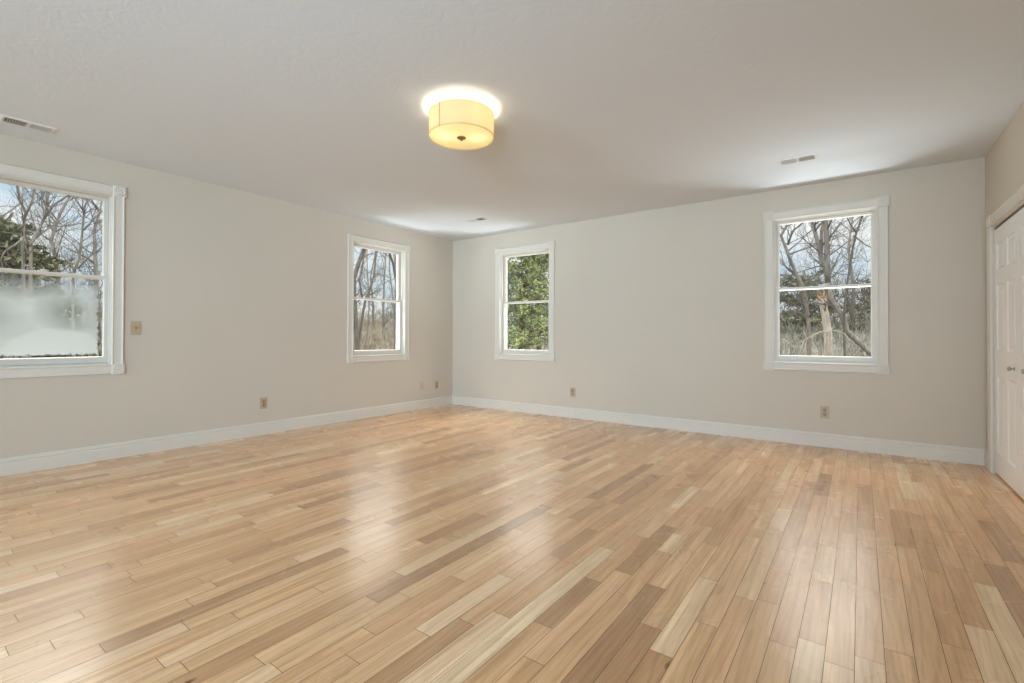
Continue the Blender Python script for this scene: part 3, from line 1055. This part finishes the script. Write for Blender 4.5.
class Tubes:
    def __init__(self):
        self.v, self.f = [], []

    def tube(self, pts, radii, sides):
        pts = [Vector(p) for p in pts]
        base = None
        n = len(pts)
        ref = Vector((0.31, 0.83, 0.46))
        prev = None
        for i, p in enumerate(pts):
            d = (pts[min(i + 1, n - 1)] - pts[max(i - 1, 0)])
            if d.length < 1e-6:
                d = Vector((0, 0, 1))
            d.normalize()
            a = d.cross(ref)
            if a.length < 0.05:
                a = d.cross(Vector((1, 0, 0)))
            a.normalize()
            b = d.cross(a)
            s = len(self.v)
            r = radii[i]
            if i == n - 1 and r < 0.004:
                self.v.append(p)
                for k in range(sides):
                    self.f.append((prev + k, prev + (k + 1) % sides, s))
                return
            for k in range(sides):
                t = 2 * math.pi * k / sides
                self.v.append(p + (a * math.cos(t) + b * math.sin(t)) * r)
            if prev is not None:
                for k in range(sides):
                    self.f.append((prev + k, prev + (k + 1) % sides, s + (k + 1) % sides, s + k))
            else:
                self.f.append(tuple(s + k for k in reversed(range(sides))))
            prev = s
        self.f.append(tuple(prev + k for k in range(sides)))

    def build(self, name, mat, parent=None, smooth=True):
        me = bpy.data.meshes.new(name)
        me.from_pydata([tuple(v) for v in self.v], [], self.f)
        if smooth:
            me.polygons.foreach_set('use_smooth', [True] * len(me.polygons))
        me.materials.append(mat)
        o = bpy.data.objects.new(name, me)
        COL.objects.link(o)
        if parent:
            o.parent = parent
        return o


def rand_dir(rnd):
    while True:
        v = Vector((rnd.uniform(-1, 1), rnd.uniform(-1, 1), rnd.uniform(-1, 1)))
        if 0.1 < v.length < 1:
            return v.normalized()


def grow(rnd, tubes, p, d, length, r, level, maxlevel, up_pull=0.12):
    """a wandering branch that carries smaller ones"""
    n = 5 if level < maxlevel else 4
    pts, rad = [p.copy()], [r]
    d = d.normalized()
    for i in range(n):
        d = (d + rand_dir(rnd) * 0.24 + Vector((0, 0, up_pull * 0.5))).normalized()
        pts.append(pts[-1] + d * (length / n))
        rad.append(max(r * (1 - 0.85 * (i + 1) / n), 0.0016))
    tubes[min(level, len(tubes) - 1)].tube(pts, rad, 4 if r > 0.02 else 3)
    if level >= maxlevel:
        return
    k = rnd.randint(3, 5)
    for c in range(k):
        t = rnd.uniform(0.2, 1.0) * (n - 1)
        i = int(t)
        q = pts[i].lerp(pts[i + 1], t - i)
        axis = (pts[i + 1] - pts[i]).normalized()
        side = axis.cross(rand_dir(rnd)).normalized()
        ang = rnd.uniform(0.45, 0.95)
        nd = axis * math.cos(ang) + side * math.sin(ang)
        grow(rnd, tubes, q, nd, length * rnd.uniform(0.42, 0.68), rad[i] * rnd.uniform(0.45, 0.62), level + 1, maxlevel, up_pull)


def bare_tree(name, limbs, label, bark='bark', seed=1, n_side=14, blen=1.3, depth_axis=1, start_z=1.0, maxlevel=3, group='bare trees beyond the windows', twig='twig', top=True):
    """limbs: [(points, r0, r1)], the first one is the trunk; side branches sprout along all of them"""
    rnd = random.Random(seed)
    base = Vector(limbs[0][0][0])
    base.z = ground_z(base.x, base.y) - 0.1
    root = tag(empty(name, tuple(base)), label, 'tree', group)
    inv = Matrix.Translation(-base)
    trunk, crown = Tubes(), Tubes()
    for li, (pts, r0, r1) in enumerate(limbs):
        P = [Vector(p) for p in pts]
        if li == 0 and P[0].z > base.z + 0.3:
            P = [base.copy(), base.lerp(P[0], 0.5)] + P
        # give the limb depth: wander towards and away from the house
        ph = rnd.random() * 6
        for i, q in enumerate(P):
            if li == 0 and i == 0:
                continue
            q[depth_axis] += 0.22 * math.sin(ph + q.z * 0.9) - (0.22 * math.sin(ph + P[0].z * 0.9) if li else 0)
        n = len(P)
        R = [r0 + (r1 - r0) * i / (n - 1) for i in range(n)]
        if li == 0:
            R[0] *= 1.35
        trunk.tube([inv @ q for q in P], R, 8)
        if top and P[-1].z > 3.6:
            d = (P[-1] - P[-2]).normalized()
            grow(rnd, [crown], inv @ P[-1], d, blen * 1.2, r1, 0, maxlevel)
        total = sum((P[i + 1] - P[i]).length for i in range(n - 1))
        for c in range(max(2, int(n_side * min(1.0, total / 4.0)))):
            t = rnd.uniform(0, n - 1.001)
            i = int(t)
            q = P[i].lerp(P[i + 1], t - i)
            if q.z < start_z:
                continue
            axis = (P[i + 1] - P[i]).normalized()
            side = axis.cross(rand_dir(rnd)).normalized()
            ang = rnd.uniform(0.6, 1.2)
            d = axis * math.cos(ang) + side * math.sin(ang)
            grow(rnd, [crown], inv @ q, d, blen * rnd.uniform(0.5, 1.15), min(R[i] * 0.45, 0.022), 1, maxlevel)
    trunk.build('trunk', M[bark], root)
    crown.build('crown', M[twig], root)
    return root


def needles(tub, rnd, c, axis, length, n, size):
    """needle sprays around a shoot"""
    for _ in range(n):
        p = c + axis * rnd.uniform(0, length)
        d = (axis * rnd.uniform(0.1, 0.9) + rand_dir(rnd) * 0.8).normalized()
        s = d.cross(rand_dir(rnd))
        if s.length < 0.1:
            continue
        s.normalize()
        L = size * rnd.uniform(0.7, 1.3)
        w = L * 0.16
        i = len(tub.v)
        tub.v += [p - s * w * 0.4, p + s * w * 0.4, p + d * L * 0.6 + s * w, p + d * L, p + d * L * 0.6 - s * w]
        tub.f.append((i, i + 1, i + 2, i + 3, i + 4))


def pine(name, path, r0, label, needle='needle', bark='bark_dark', seed=1, z_from=0.6, z_to=5.5, reach=2.0, whorl=0.38, per=5, tuft=26, size=0.13, droop=-0.05, group='evergreens beyond the windows'):
    rnd = random.Random(seed)
    base = Vector(path[0])
    base.z = ground_z(base.x, base.y) - 0.1
    root = tag(empty(name, tuple(base)), label, 'tree', group)
    P = [base.copy()] + [Vector(p) for p in path if p[2] > base.z + 0.3]
    inv = Matrix.Translation(-base)
    trunk, br, fol = Tubes(), Tubes(), Tubes()
    n = len(P)
    trunk.tube([inv @ q for q in P], [r0 * (1 - 0.6 * i / (n - 1)) for i in range(n)], 8)

    def at(z):
        for a, b in zip(P, P[1:]):
            if a.z <= z <= b.z:
                return a.lerp(b, (z - a.z) / (b.z - a.z))
        return P[-1].copy()

    z = max(z_from, base.z + 0.4)
    while z < min(z_to, P[-1].z):
        k0 = rnd.random() * 6.28
        f = (z - base.z) / (P[-1].z - base.z)
        for k in range(per):
            a = k0 + 6.283 * k / per + rnd.uniform(-0.3, 0.3)
            L = reach * (1.12 - 0.75 * f) * rnd.uniform(0.6, 1.1)
            d = Vector((math.cos(a), math.sin(a), droop + rnd.uniform(-0.15, 0.22))).normalized()
            pts = [at(z)]
            m_ = 6
            for i in range(m_):
                d = (d + rand_dir(rnd) * 0.13 + Vector((0, 0, 0.03))).normalized()
                pts.append(pts[-1] + d * L / m_)
            br.tube([inv @ q for q in pts], [0.016 * (1 - 0.85 * i / m_) for i in range(m_ + 1)], 3)
            for i in range(1, m_ + 1):
                for s in range(4):
                    ax = (d * 0.6 + rand_dir(rnd) * 0.9 + Vector((0, 0, 0.25))).normalized()
                    q = pts[i - 1].lerp(pts[i], rnd.random())
                    l2 = rnd.uniform(0.10, 0.30)
                    br.tube([inv @ q, inv @ (q + ax * l2)], [0.005, 0.002], 3)
                    needles(fol, rnd, inv @ q, ax, l2, tuft // 4, size)
        z += whorl * rnd.uniform(0.8, 1.2)
    trunk.build('trunk', M[bark], root)
    br.build('bough', M['twig'], root)
    fol.build('foliage', M[needle], root, smooth=False)
    return root


# --- seen through the window near the closet
bare_tree('bare_tree', [
    ([(5.75, 9.5, -0.1), (5.35, 9.5, 0.38), (5.03, 9.5, 0.76), (4.66, 9.5, 1.17), (4.57, 9.5, 1.58), (4.33, 9.5, 1.99), (4.26, 9.5, 2.41)], 0.065, 0.065),
    ([(4.26, 9.5, 2.41), (4.23, 9.5, 2.89), (4.13, 9.5, 3.01), (4.03, 9.5, 3.56), (3.91, 9.5, 4.06), (3.83, 9.5, 4.43)], 0.07, 0.035),
    ([(4.11, 9.5, 3.2), (4.12, 9.5, 3.79), (4.15, 9.5, 4.05), (4.16, 9.5, 4.44)], 0.045, 0.03),
    ([(4.26, 9.5, 2.41), (4.25, 9.5, 3.0), (4.24, 9.5, 3.65), (4.21, 9.5, 4.07), (4.2, 9.5, 4.6)], 0.075, 0.05),
    ([(4.27, 9.5, 2.53), (4.32, 9.5, 2.7), (4.39, 9.5, 2.96)], 0.03, 0.022),
], 'grey bare tree leaning low then forking upright outside the window near the closet', seed=11, n_side=22, blen=1.35)
sn = bare_tree('tree_snag', [([(4.27, 10.2, 0.14), (4.25, 10.2, 0.51), (4.24, 10.2, 1.12), (4.18, 10.2, 1.61), (4.13, 10.2, 1.9), (4.11, 10.2, 2.06)], 0.115, 0.085)],
               'pale broken snag with orange split top behind the leaning tree', bark='bark_pale', seed=5, n_side=7, blen=0.9, top=False)
tb = Tubes()
rs = random.Random(3)
for k in range(9):
    a = 6.28 * k / 9
    bx, by = 0.06 * math.cos(a), 0.06 * math.sin(a)
    o_ = Vector((4.11, 10.3, 2.02)) - Vector(sn.location)
    tb.tube([o_ + Vector((bx, by, -0.05)), o_ + Vector((bx * 1.7, by * 1.7, 0.12)), o_ + Vector((bx * 2.4, by * 2.2, rs.uniform(0.16, 0.36)))], [0.045, 0.028, 0.002], 4)
tag(tb.build('split_top', M['split_wood'], sn, smooth=False), 'orange splintered break at the top')
bare_tree('bare_tree', [
    ([(3.65, 12.0, 0.01), (3.63, 12.0, 1.41), (3.57, 12.0, 2.26), (3.43, 12.0, 2.73), (3.28, 12.0, 3.13), (3.09, 12.0, 3.73), (2.93, 12.0, 4.21), (3.09, 12.0, 4.52), (3.18, 12.0, 4.72), (3.28, 12.0, 5.14)], 0.078, 0.03),
    ([(3.09, 12.0, 3.94), (3.22, 12.0, 4.36), (3.52, 12.0, 4.6), (3.7, 12.0, 4.86)], 0.035, 0.02),
    ([(3.34, 12.0, 2.95), (3.09, 12.0, 3.19), (2.84, 12.0, 3.57)], 0.04, 0.02),
    ([(3.14, 12.0, 3.64), (3.4, 12.0, 3.73), (3.73, 12.0, 3.81)], 0.03, 0.015),
    ([(2.93, 12.0, 4.21), (2.77, 12.0, 4.42), (2.58, 12.0, 4.74)], 0.035, 0.02),
], 'crooked grey bare tree on the pine-side of the leaning tree', seed=21, n_side=22, blen=1.4)
bare_tree('bare_sapling', [
    ([(4.63, 9.0, 0.21), (4.6, 9.0, 1.61), (4.68, 9.0, 2.39), (4.79, 9.0, 3.22), (4.86, 9.0, 3.55), (4.99, 9.0, 3.97), (5.04, 9.0, 4.18)], 0.035, 0.018),
    ([(4.86, 9.0, 3.56), (4.75, 9.0, 3.78), (4.67, 9.0, 3.99), (4.59, 9.0, 4.26)], 0.02, 0.012),
    ([(4.81, 9.0, 3.5), (5.04, 9.0, 3.25), (5.21, 9.0, 3.13)], 0.018, 0.01),
], 'thin dark sapling standing in front of the leaning tree', bark='bark_dark', seed=31, n_side=10, blen=0.9)
bare_tree('bent_sapling', [([(3.62, 8.7, 0.3), (3.79, 8.7, 0.94), (3.93, 8.7, 1.04), (4.13, 8.7, 1.16), (4.41, 8.7, 1.19), (4.63, 8.7, 1.11), (4.72, 8.7, 0.89)], 0.022, 0.01)],
          'pale sapling bent into a low arch before the snag', bark='bark_pale', seed=36, n_side=5, blen=0.5, start_z=0.6, top=False)
pine('pine_tree', [(2.69, 22.0, 0.09), (2.69, 22.0, 3.0), (2.7, 22.0, 4.3)], 0.16, 'grey-green pine far behind the crooked bare tree', 'needle_olive', seed=3, z_from=1.0, z_to=4.2, reach=2.7, whorl=0.4, tuft=24, size=0.2)
pine('pine_tree', [(5.7, 25.0, 0.1), (5.71, 25.0, 4.0)], 0.14, 'small olive pine on the slope beyond the leaning trunk', 'needle_olive', seed=4, z_from=1.2, z_to=4.0, reach=2.2, whorl=0.5, tuft=24, size=0.2)
for k, (x, y, lb) in enumerate(((0.9, 19, 'distant bare tree behind the closet-side window, by the grey-green pine'), (4.6, 21, 'distant bare tree on the slope behind the snag'), (6.6, 18, 'distant bare tree beyond the base of the leaning tree'), (3.4, 27, 'farthest bare tree on the slope behind the crooked tree'))):
    z0 = ground_z(x, y)
    bare_tree('bare_tree', [([(x, y, z0), (x + 0.1, y, z0 + 2.2), (x - 0.1, y, z0 + 4.2), (x + 0.15, y, z0 + 6.5)], 0.10, 0.03)], lb, seed=70 + k, n_side=22, blen=1.9, start_z=z0 + 1.2)

# --- seen through the window with the green pine
pine('pine_tree', [(-3.75, 7.0, 0.26), (-3.7, 7.0, 0.58), (-3.61, 7.0, 1.56), (-3.52, 7.0, 2.34), (-3.47, 7.0, 2.85), (-3.43, 7.0, 3.57), (-3.4, 7.0, 4.5)], 0.085,
     'yellow-green pine close outside, filling its window', 'needle', seed=8, z_from=0.7, z_to=4.35, reach=1.7, whorl=0.32, per=5, tuft=26, size=0.12)
pine('pine_tree', [(-6.9, 13.0, 0.24), (-6.87, 13.0, 2.19), (-6.8, 13.0, 4.7)], 0.13, 'tall pine right behind the close yellow-green pine', 'needle', seed=9, z_from=0.8, z_to=4.6, reach=1.9, whorl=0.5, tuft=22, size=0.16)
pine('pine_tree', [(-9.4, 14.0, 0.2), (-9.4, 14.0, 4.6)], 0.13, 'dark olive pine on the thicket side of the close pine', 'needle_olive', seed=10, z_from=0.8, z_to=4.6, reach=1.9, whorl=0.5, tuft=20, size=0.17)
bare_tree('bare_tree', [([(-5.2, 12.0, 0.3), (-5.1, 12.0, 2.0), (-5.25, 12.0, 3.6), (-5.1, 12.0, 5.2)], 0.07, 0.03)], 'brown bare tree among the green pines', seed=41, n_side=16, blen=1.3)

# --- seen through the window with the tan thicket
DX = 0
bare_tree('bare_tree', [([(-8.0, 3.98, 0.57), (-8.0, 4.02, 1.88), (-8.0, 4.04, 2.27), (-8.0, 4.1, 2.88), (-8.0, 4.31, 3.4), (-8.0, 4.48, 3.82), (-8.0, 4.58, 4.17)], 0.085, 0.06)],
          'thick dark bare tree curving up at the thicket window edge', bark='bark_dark', seed=51, n_side=15, blen=1.2, depth_axis=DX)
bare_tree('bare_tree', [
    ([(-10.0, 5.55, 0.5), (-10.0, 5.65, 1.9), (-10.0, 5.76, 2.42), (-10.0, 5.95, 2.76), (-10.0, 6.22, 3.37), (-10.0, 6.42, 4.25), (-10.0, 6.46, 4.72)], 0.06, 0.03),
    ([(-10.0, 5.76, 2.42), (-10.0, 5.74, 3.12), (-10.0, 6.05, 4.06), (-10.0, 6.2, 4.41)], 0.04, 0.025)],
    'slim bare tree split into a V above the thicket', bark='bark_dark', seed=52, n_side=12, blen=1.1, depth_axis=DX)
bare_tree('bare_tree', [([(-9.0, 6.69, 0.5), (-9.0, 6.64, 1.92), (-9.0, 6.59, 2.43), (-9.0, 6.53, 2.94), (-9.0, 6.26, 3.68), (-9.0, 6.02, 4.06), (-9.0, 5.83, 4.43)], 0.06, 0.04)],
          'dark bare tree leaning back over the V-shaped tree', bark='bark_dark', seed=53, n_side=12, blen=1.1, depth_axis=DX)
bare_tree('bare_tree', [([(-11.0, 8.31, 0.42), (-11.0, 8.26, 2.56), (-11.0, 8.2, 3.66), (-11.0, 8.18, 4.54), (-11.0, 8.15, 5.6)], 0.115, 0.09)],
          'stout straight grey trunk at the thicket window edge nearest the corner', seed=54, n_side=10, blen=1.1, depth_axis=DX)
bare_tree('bare_tree', [([(-13.0, 9.72, 0.36), (-13.0, 9.71, 2.74), (-13.0, 9.67, 4.13), (-13.0, 9.61, 5.4)], 0.05, 0.03)], 'thin straight bare tree behind the stout grey trunk', seed=55, n_side=12, blen=1.2, depth_axis=DX)
bare_tree('bare_tree', [([(-13.5, 8.6, 0.37), (-13.5, 8.6, 2.7), (-13.5, 8.6, 3.9), (-13.5, 8.75, 5.4)], 0.05, 0.03)], 'thin bare tree seen through the fork of the V-shaped tree', seed=56, n_side=14, blen=1.4, depth_axis=DX)
for k, (x, y, lb) in enumerate(((-17, 9.6, 'distant bare tree beyond the tan thicket, behind the thick dark tree'), (-18, 13.2, 'distant bare tree beyond the tan thicket, behind the leaning tree'), (-22, 15.5, 'farthest bare tree over the tan thicket'))):
    z0 = ground_z(x, y)
    bare_tree('bare_tree', [([(x, y, z0), (x, y + 0.1, z0 + 2.2), (x, y - 0.1, z0 + 4.2), (x, y + 0.15, z0 + 6.5)], 0.10, 0.03)], lb, seed=80 + k, n_side=24, blen=1.9, depth_axis=DX, start_z=z0 + 1.0)

# --- seen through the fogged window
bare_tree('bare_tree', [
    ([(-9.0, -3.17, 0.46), (-9.0, -3.2, 1.37), (-9.0, -3.23, 2.39), (-9.0, -3.26, 3.0), (-9.0, -3.23, 3.55), (-9.0, -3.33, 3.82), (-9.0, -3.37, 4.06), (-9.0, -3.38, 4.27)], 0.038, 0.015),
    ([(-9.0, -3.25, 3.44), (-9.0, -3.13, 3.83), (-9.0, -3.12, 4.09), (-9.0, -3.09, 4.36)], 0.022, 0.012),
    ([(-9.0, -3.25, 3.04), (-9.0, -3.37, 2.87), (-9.0, -3.52, 2.71), (-9.0, -3.59, 2.48)], 0.02, 0.012),
    ([(-9.0, -3.3, 3.75), (-9.0, -3.45, 3.54), (-9.0, -3.6, 3.37)], 0.018, 0.01)],
    'pale bare tree in front of the pine over the fogged pane', seed=61, n_side=26, blen=1.0, depth_axis=DX, start_z=2.0)
bare_tree('bare_tree', [
    ([(-11.0, -2.84, 0.38), (-11.0, -2.88, 2.59), (-11.0, -2.87, 3.18), (-11.0, -2.66, 3.76), (-11.0, -2.57, 4.29), (-11.0, -2.51, 4.87)], 0.048, 0.015),
    ([(-11.0, -2.66, 3.76), (-11.0, -2.48, 4.19), (-11.0, -2.19, 4.51), (-11.0, -1.93, 4.8)], 0.03, 0.015),
    ([(-11.0, -2.85, 3.26), (-11.0, -2.69, 3.46), (-11.0, -2.38, 3.78)], 0.025, 0.012)],
    'thicker bare trunk beside the pine over the fogged pane', bark='bark', seed=62, n_side=28, blen=1.2, depth_axis=DX, start_z=2.0)
bare_tree('bare_tree', [
    ([(-10.0, -2.26, 0.39), (-10.0, -2.25, 1.84), (-10.0, -2.24, 2.5), (-10.0, -2.14, 2.85), (-10.0, -2.11, 3.52), (-10.0, -2.1, 4.07), (-10.0, -2.04, 4.29), (-10.0, -1.98, 4.73)], 0.036, 0.015),
    ([(-10.0, -2.24, 2.5), (-10.0, -2.34, 2.7), (-10.0, -2.46, 2.86), (-10.0, -2.55, 3.16)], 0.022, 0.01),
    ([(-10.0, -2.21, 2.59), (-10.0, -1.99, 2.95), (-10.0, -1.73, 3.2)], 0.022, 0.01),
    ([(-10.0, -2.11, 3.52), (-10.0, -1.9, 3.86), (-10.0, -1.71, 4.16)], 0.02, 0.01),
    ([(-10.0, -2.1, 3.94), (-10.0, -2.23, 4.17), (-10.0, -2.35, 4.34)], 0.016, 0.01)],
    'many-forked bare tree over the clear corner of the fogged pane', seed=63, n_side=28, blen=1.1, depth_axis=DX, start_z=2.2)
pine('pine_tree', [(-14.0, -2.95, 0.53), (-14.0, -2.95, 4.3)], 0.09, 'olive pine at the cut-off edge of the fogged window', 'needle_olive', seed=64, z_from=1.5, z_to=4.2, reach=1.9, whorl=0.36, tuft=20, size=0.17)
pine('pine_tree', [(-12.5, -2.02, -0.4), (-12.5, -2.02, 2.0)], 0.06, 'low dark pine seen dimly through the fogged pane', 'needle_olive', seed=68, z_from=-0.1, z_to=1.9, reach=0.9, whorl=0.22, tuft=22, size=0.13)
pine('pine_tree', [(-15.0, -2.1, 0.26), (-15.0, -2.1, 3.7)], 0.1, 'shorter olive pine behind the thicker trunk over the fogged pane', 'needle_olive', seed=65, z_from=1.5, z_to=3.6, reach=1.4, whorl=0.42, tuft=18, size=0.17)
bare_tree('bare_tree', [([(-16.0, -1.44, 0.16), (-16.0, -1.46, 3.17), (-16.0, -1.6, 4.11), (-16.0, -1.39, 5.01), (-16.0, -1.1, 5.82)], 0.07, 0.03)],
          'distant bare tree between the two olive pines and the many-forked tree', seed=66, n_side=20, blen=1.7, depth_axis=DX, start_z=2.0)
bare_tree('bare_tree', [([(-16.0, -0.43, 0.12), (-16.0, -0.5, 3.28), (-16.0, -0.53, 4.59), (-16.0, -0.33, 5.72)], 0.07, 0.03)],
          'distant bare tree behind the many-forked tree', seed=67, n_side=20, blen=1.7, depth_axis=DX, start_z=2.0)


# --- between the window views, met a step to the side
for k, (x, y, hh, lb) in enumerate(((-11.0, 11.2, 6.0, 'bare tree between the tan thicket and the green pines'), (-15.0, 15.6, 6.5, 'taller bare tree farther back between thicket and pines'), (-13.5, 13.4, 5.5, 'slim bare tree midway between thicket and pines'),
                                    (-2.4, 12.5, 5.5, 'bare tree standing alone past the close yellow-green pine'), (-1.0, 17.0, 6.5, 'distant bare tree between the pines and the crooked tree'), (6.9, 12.5, 5.5, 'bare tree on the far side of the leaning trunk'), (8.6, 16.0, 6.0, 'distant bare tree past the far side of the leaning trunk'))):
    z0 = ground_z(x, y)
    bare_tree('bare_tree', [([(x, y, z0), (x + 0.1, y, z0 + 2.0), (x - 0.1, y, z0 + 0.7 * hh), (x + 0.15, y, z0 + hh)], 0.08, 0.03)], lb, seed=120 + k, n_side=20, blen=1.7, start_z=z0 + 1.0)
pine('pine_tree', [(-4.4, 15.0, 0.2), (-4.4, 15.0, 4.8)], 0.12, 'pine standing behind the lone bare tree', 'needle', seed=131, z_from=0.6, z_to=4.7, reach=1.9, whorl=0.45, tuft=22, size=0.17)

# --- dense leafless brush on the slope (nobody could count it)
def brush(name, spots, label, seed, hgt, mat, tw=2, thick=1.0):
    rnd = random.Random(seed)
    t = Tubes()
    for (x, y) in spots(rnd):
        z = ground_z(x, y)
        h = hgt * rnd.uniform(0.45, 1.15)
        d = Vector((rnd.uniform(-0.45, 0.45), rnd.uniform(-0.45, 0.45), 1)).normalized()
        pts = [Vector((x, y, z - 0.05))]
        for i in range(4):
            d = (d + rand_dir(rnd) * 0.28).normalized()
            pts.append(pts[-1] + d * h / 4)
        r = rnd.uniform(0.006, 0.016) * thick
        t.tube(pts, [r, r * .85, r * .65, r * .45, 0.002], 3)
        for k in range(tw):
            i = rnd.randint(1, 3)
            d2 = (d + rand_dir(rnd) * 0.9).normalized()
            q = pts[i]
            L = h * rnd.uniform(0.2, 0.45)
            t.tube([q, q + d2 * L * 0.5, q + d2 * L + rand_dir(rnd) * 0.08], [r * .55, r * .4, 0.0015], 3)
    o = t.build(name, mat)
    return tag(o, label, 'brush', kind='stuff')


def fan(axis, d0, d1, lo, hi, n):
    """points at distance d beyond a wall; lateral range is lo/hi = (at d0, at d1)"""
    def gen(rnd):
        for _ in range(n):
            f = rnd.random() ** 0.8
            d = d0 + (d1 - d0) * f
            a = lo[0] + (lo[1] - lo[0]) * f
            b = hi[0] + (hi[1] - hi[0]) * f
            s = rnd.uniform(a, b)
            yield ((-d, s) if axis == 0 else (s, d))
    return gen


brush('thicket', fan(0, 11, 36, (3.6, 17), (12.5, 38), 6400), 'tan leafless thicket filling the lower pane between fogged and pine windows', 90, 1.7, M['twig_tan'], 5)
brush('thicket', fan(0, 14, 30, (-4.0, -2.5), (1.0, 5.0), 1800), 'grey leafless brush on the slope behind the fogged window', 91, 1.6, M['twig_grey'], 3)
brush('thicket', fan(1, 13, 40, (1.2, -3.5), (9.5, 19), 6600), 'olive-grey leafless brush on the slope behind the leaning tree', 92, 1.25, M['twig_grey'], 5)
brush('thicket', fan(1, 9, 34, (-7.0, -28), (-1.0, -3.5), 4200), 'brown brush at the feet of the green pines', 93, 1.2, M['twig_tan'], 3)
# thin distant saplings whose fine branches lace the sky above the brush
brush('far_saplings', fan(0, 19, 34, (8.5, 17.5), (17, 28), 110), 'fine bare growth lacing the sky above the tan thicket', 94, 6.5, M['twig'], 14, 0.8)
brush('far_saplings', fan(0, 16, 32, (-4.0, -2.5), (1.0, 5.0), 150), 'fine bare growth lacing the sky above the fogged pane', 95, 6.0, M['twig'], 14, 0.8)
brush('far_saplings', fan(1, 18, 34, (0.5, -1.0), (6.8, 8.5), 150), 'fine bare growth lacing the sky behind the leaning tree', 96, 5.0, M['twig'], 14, 0.8)
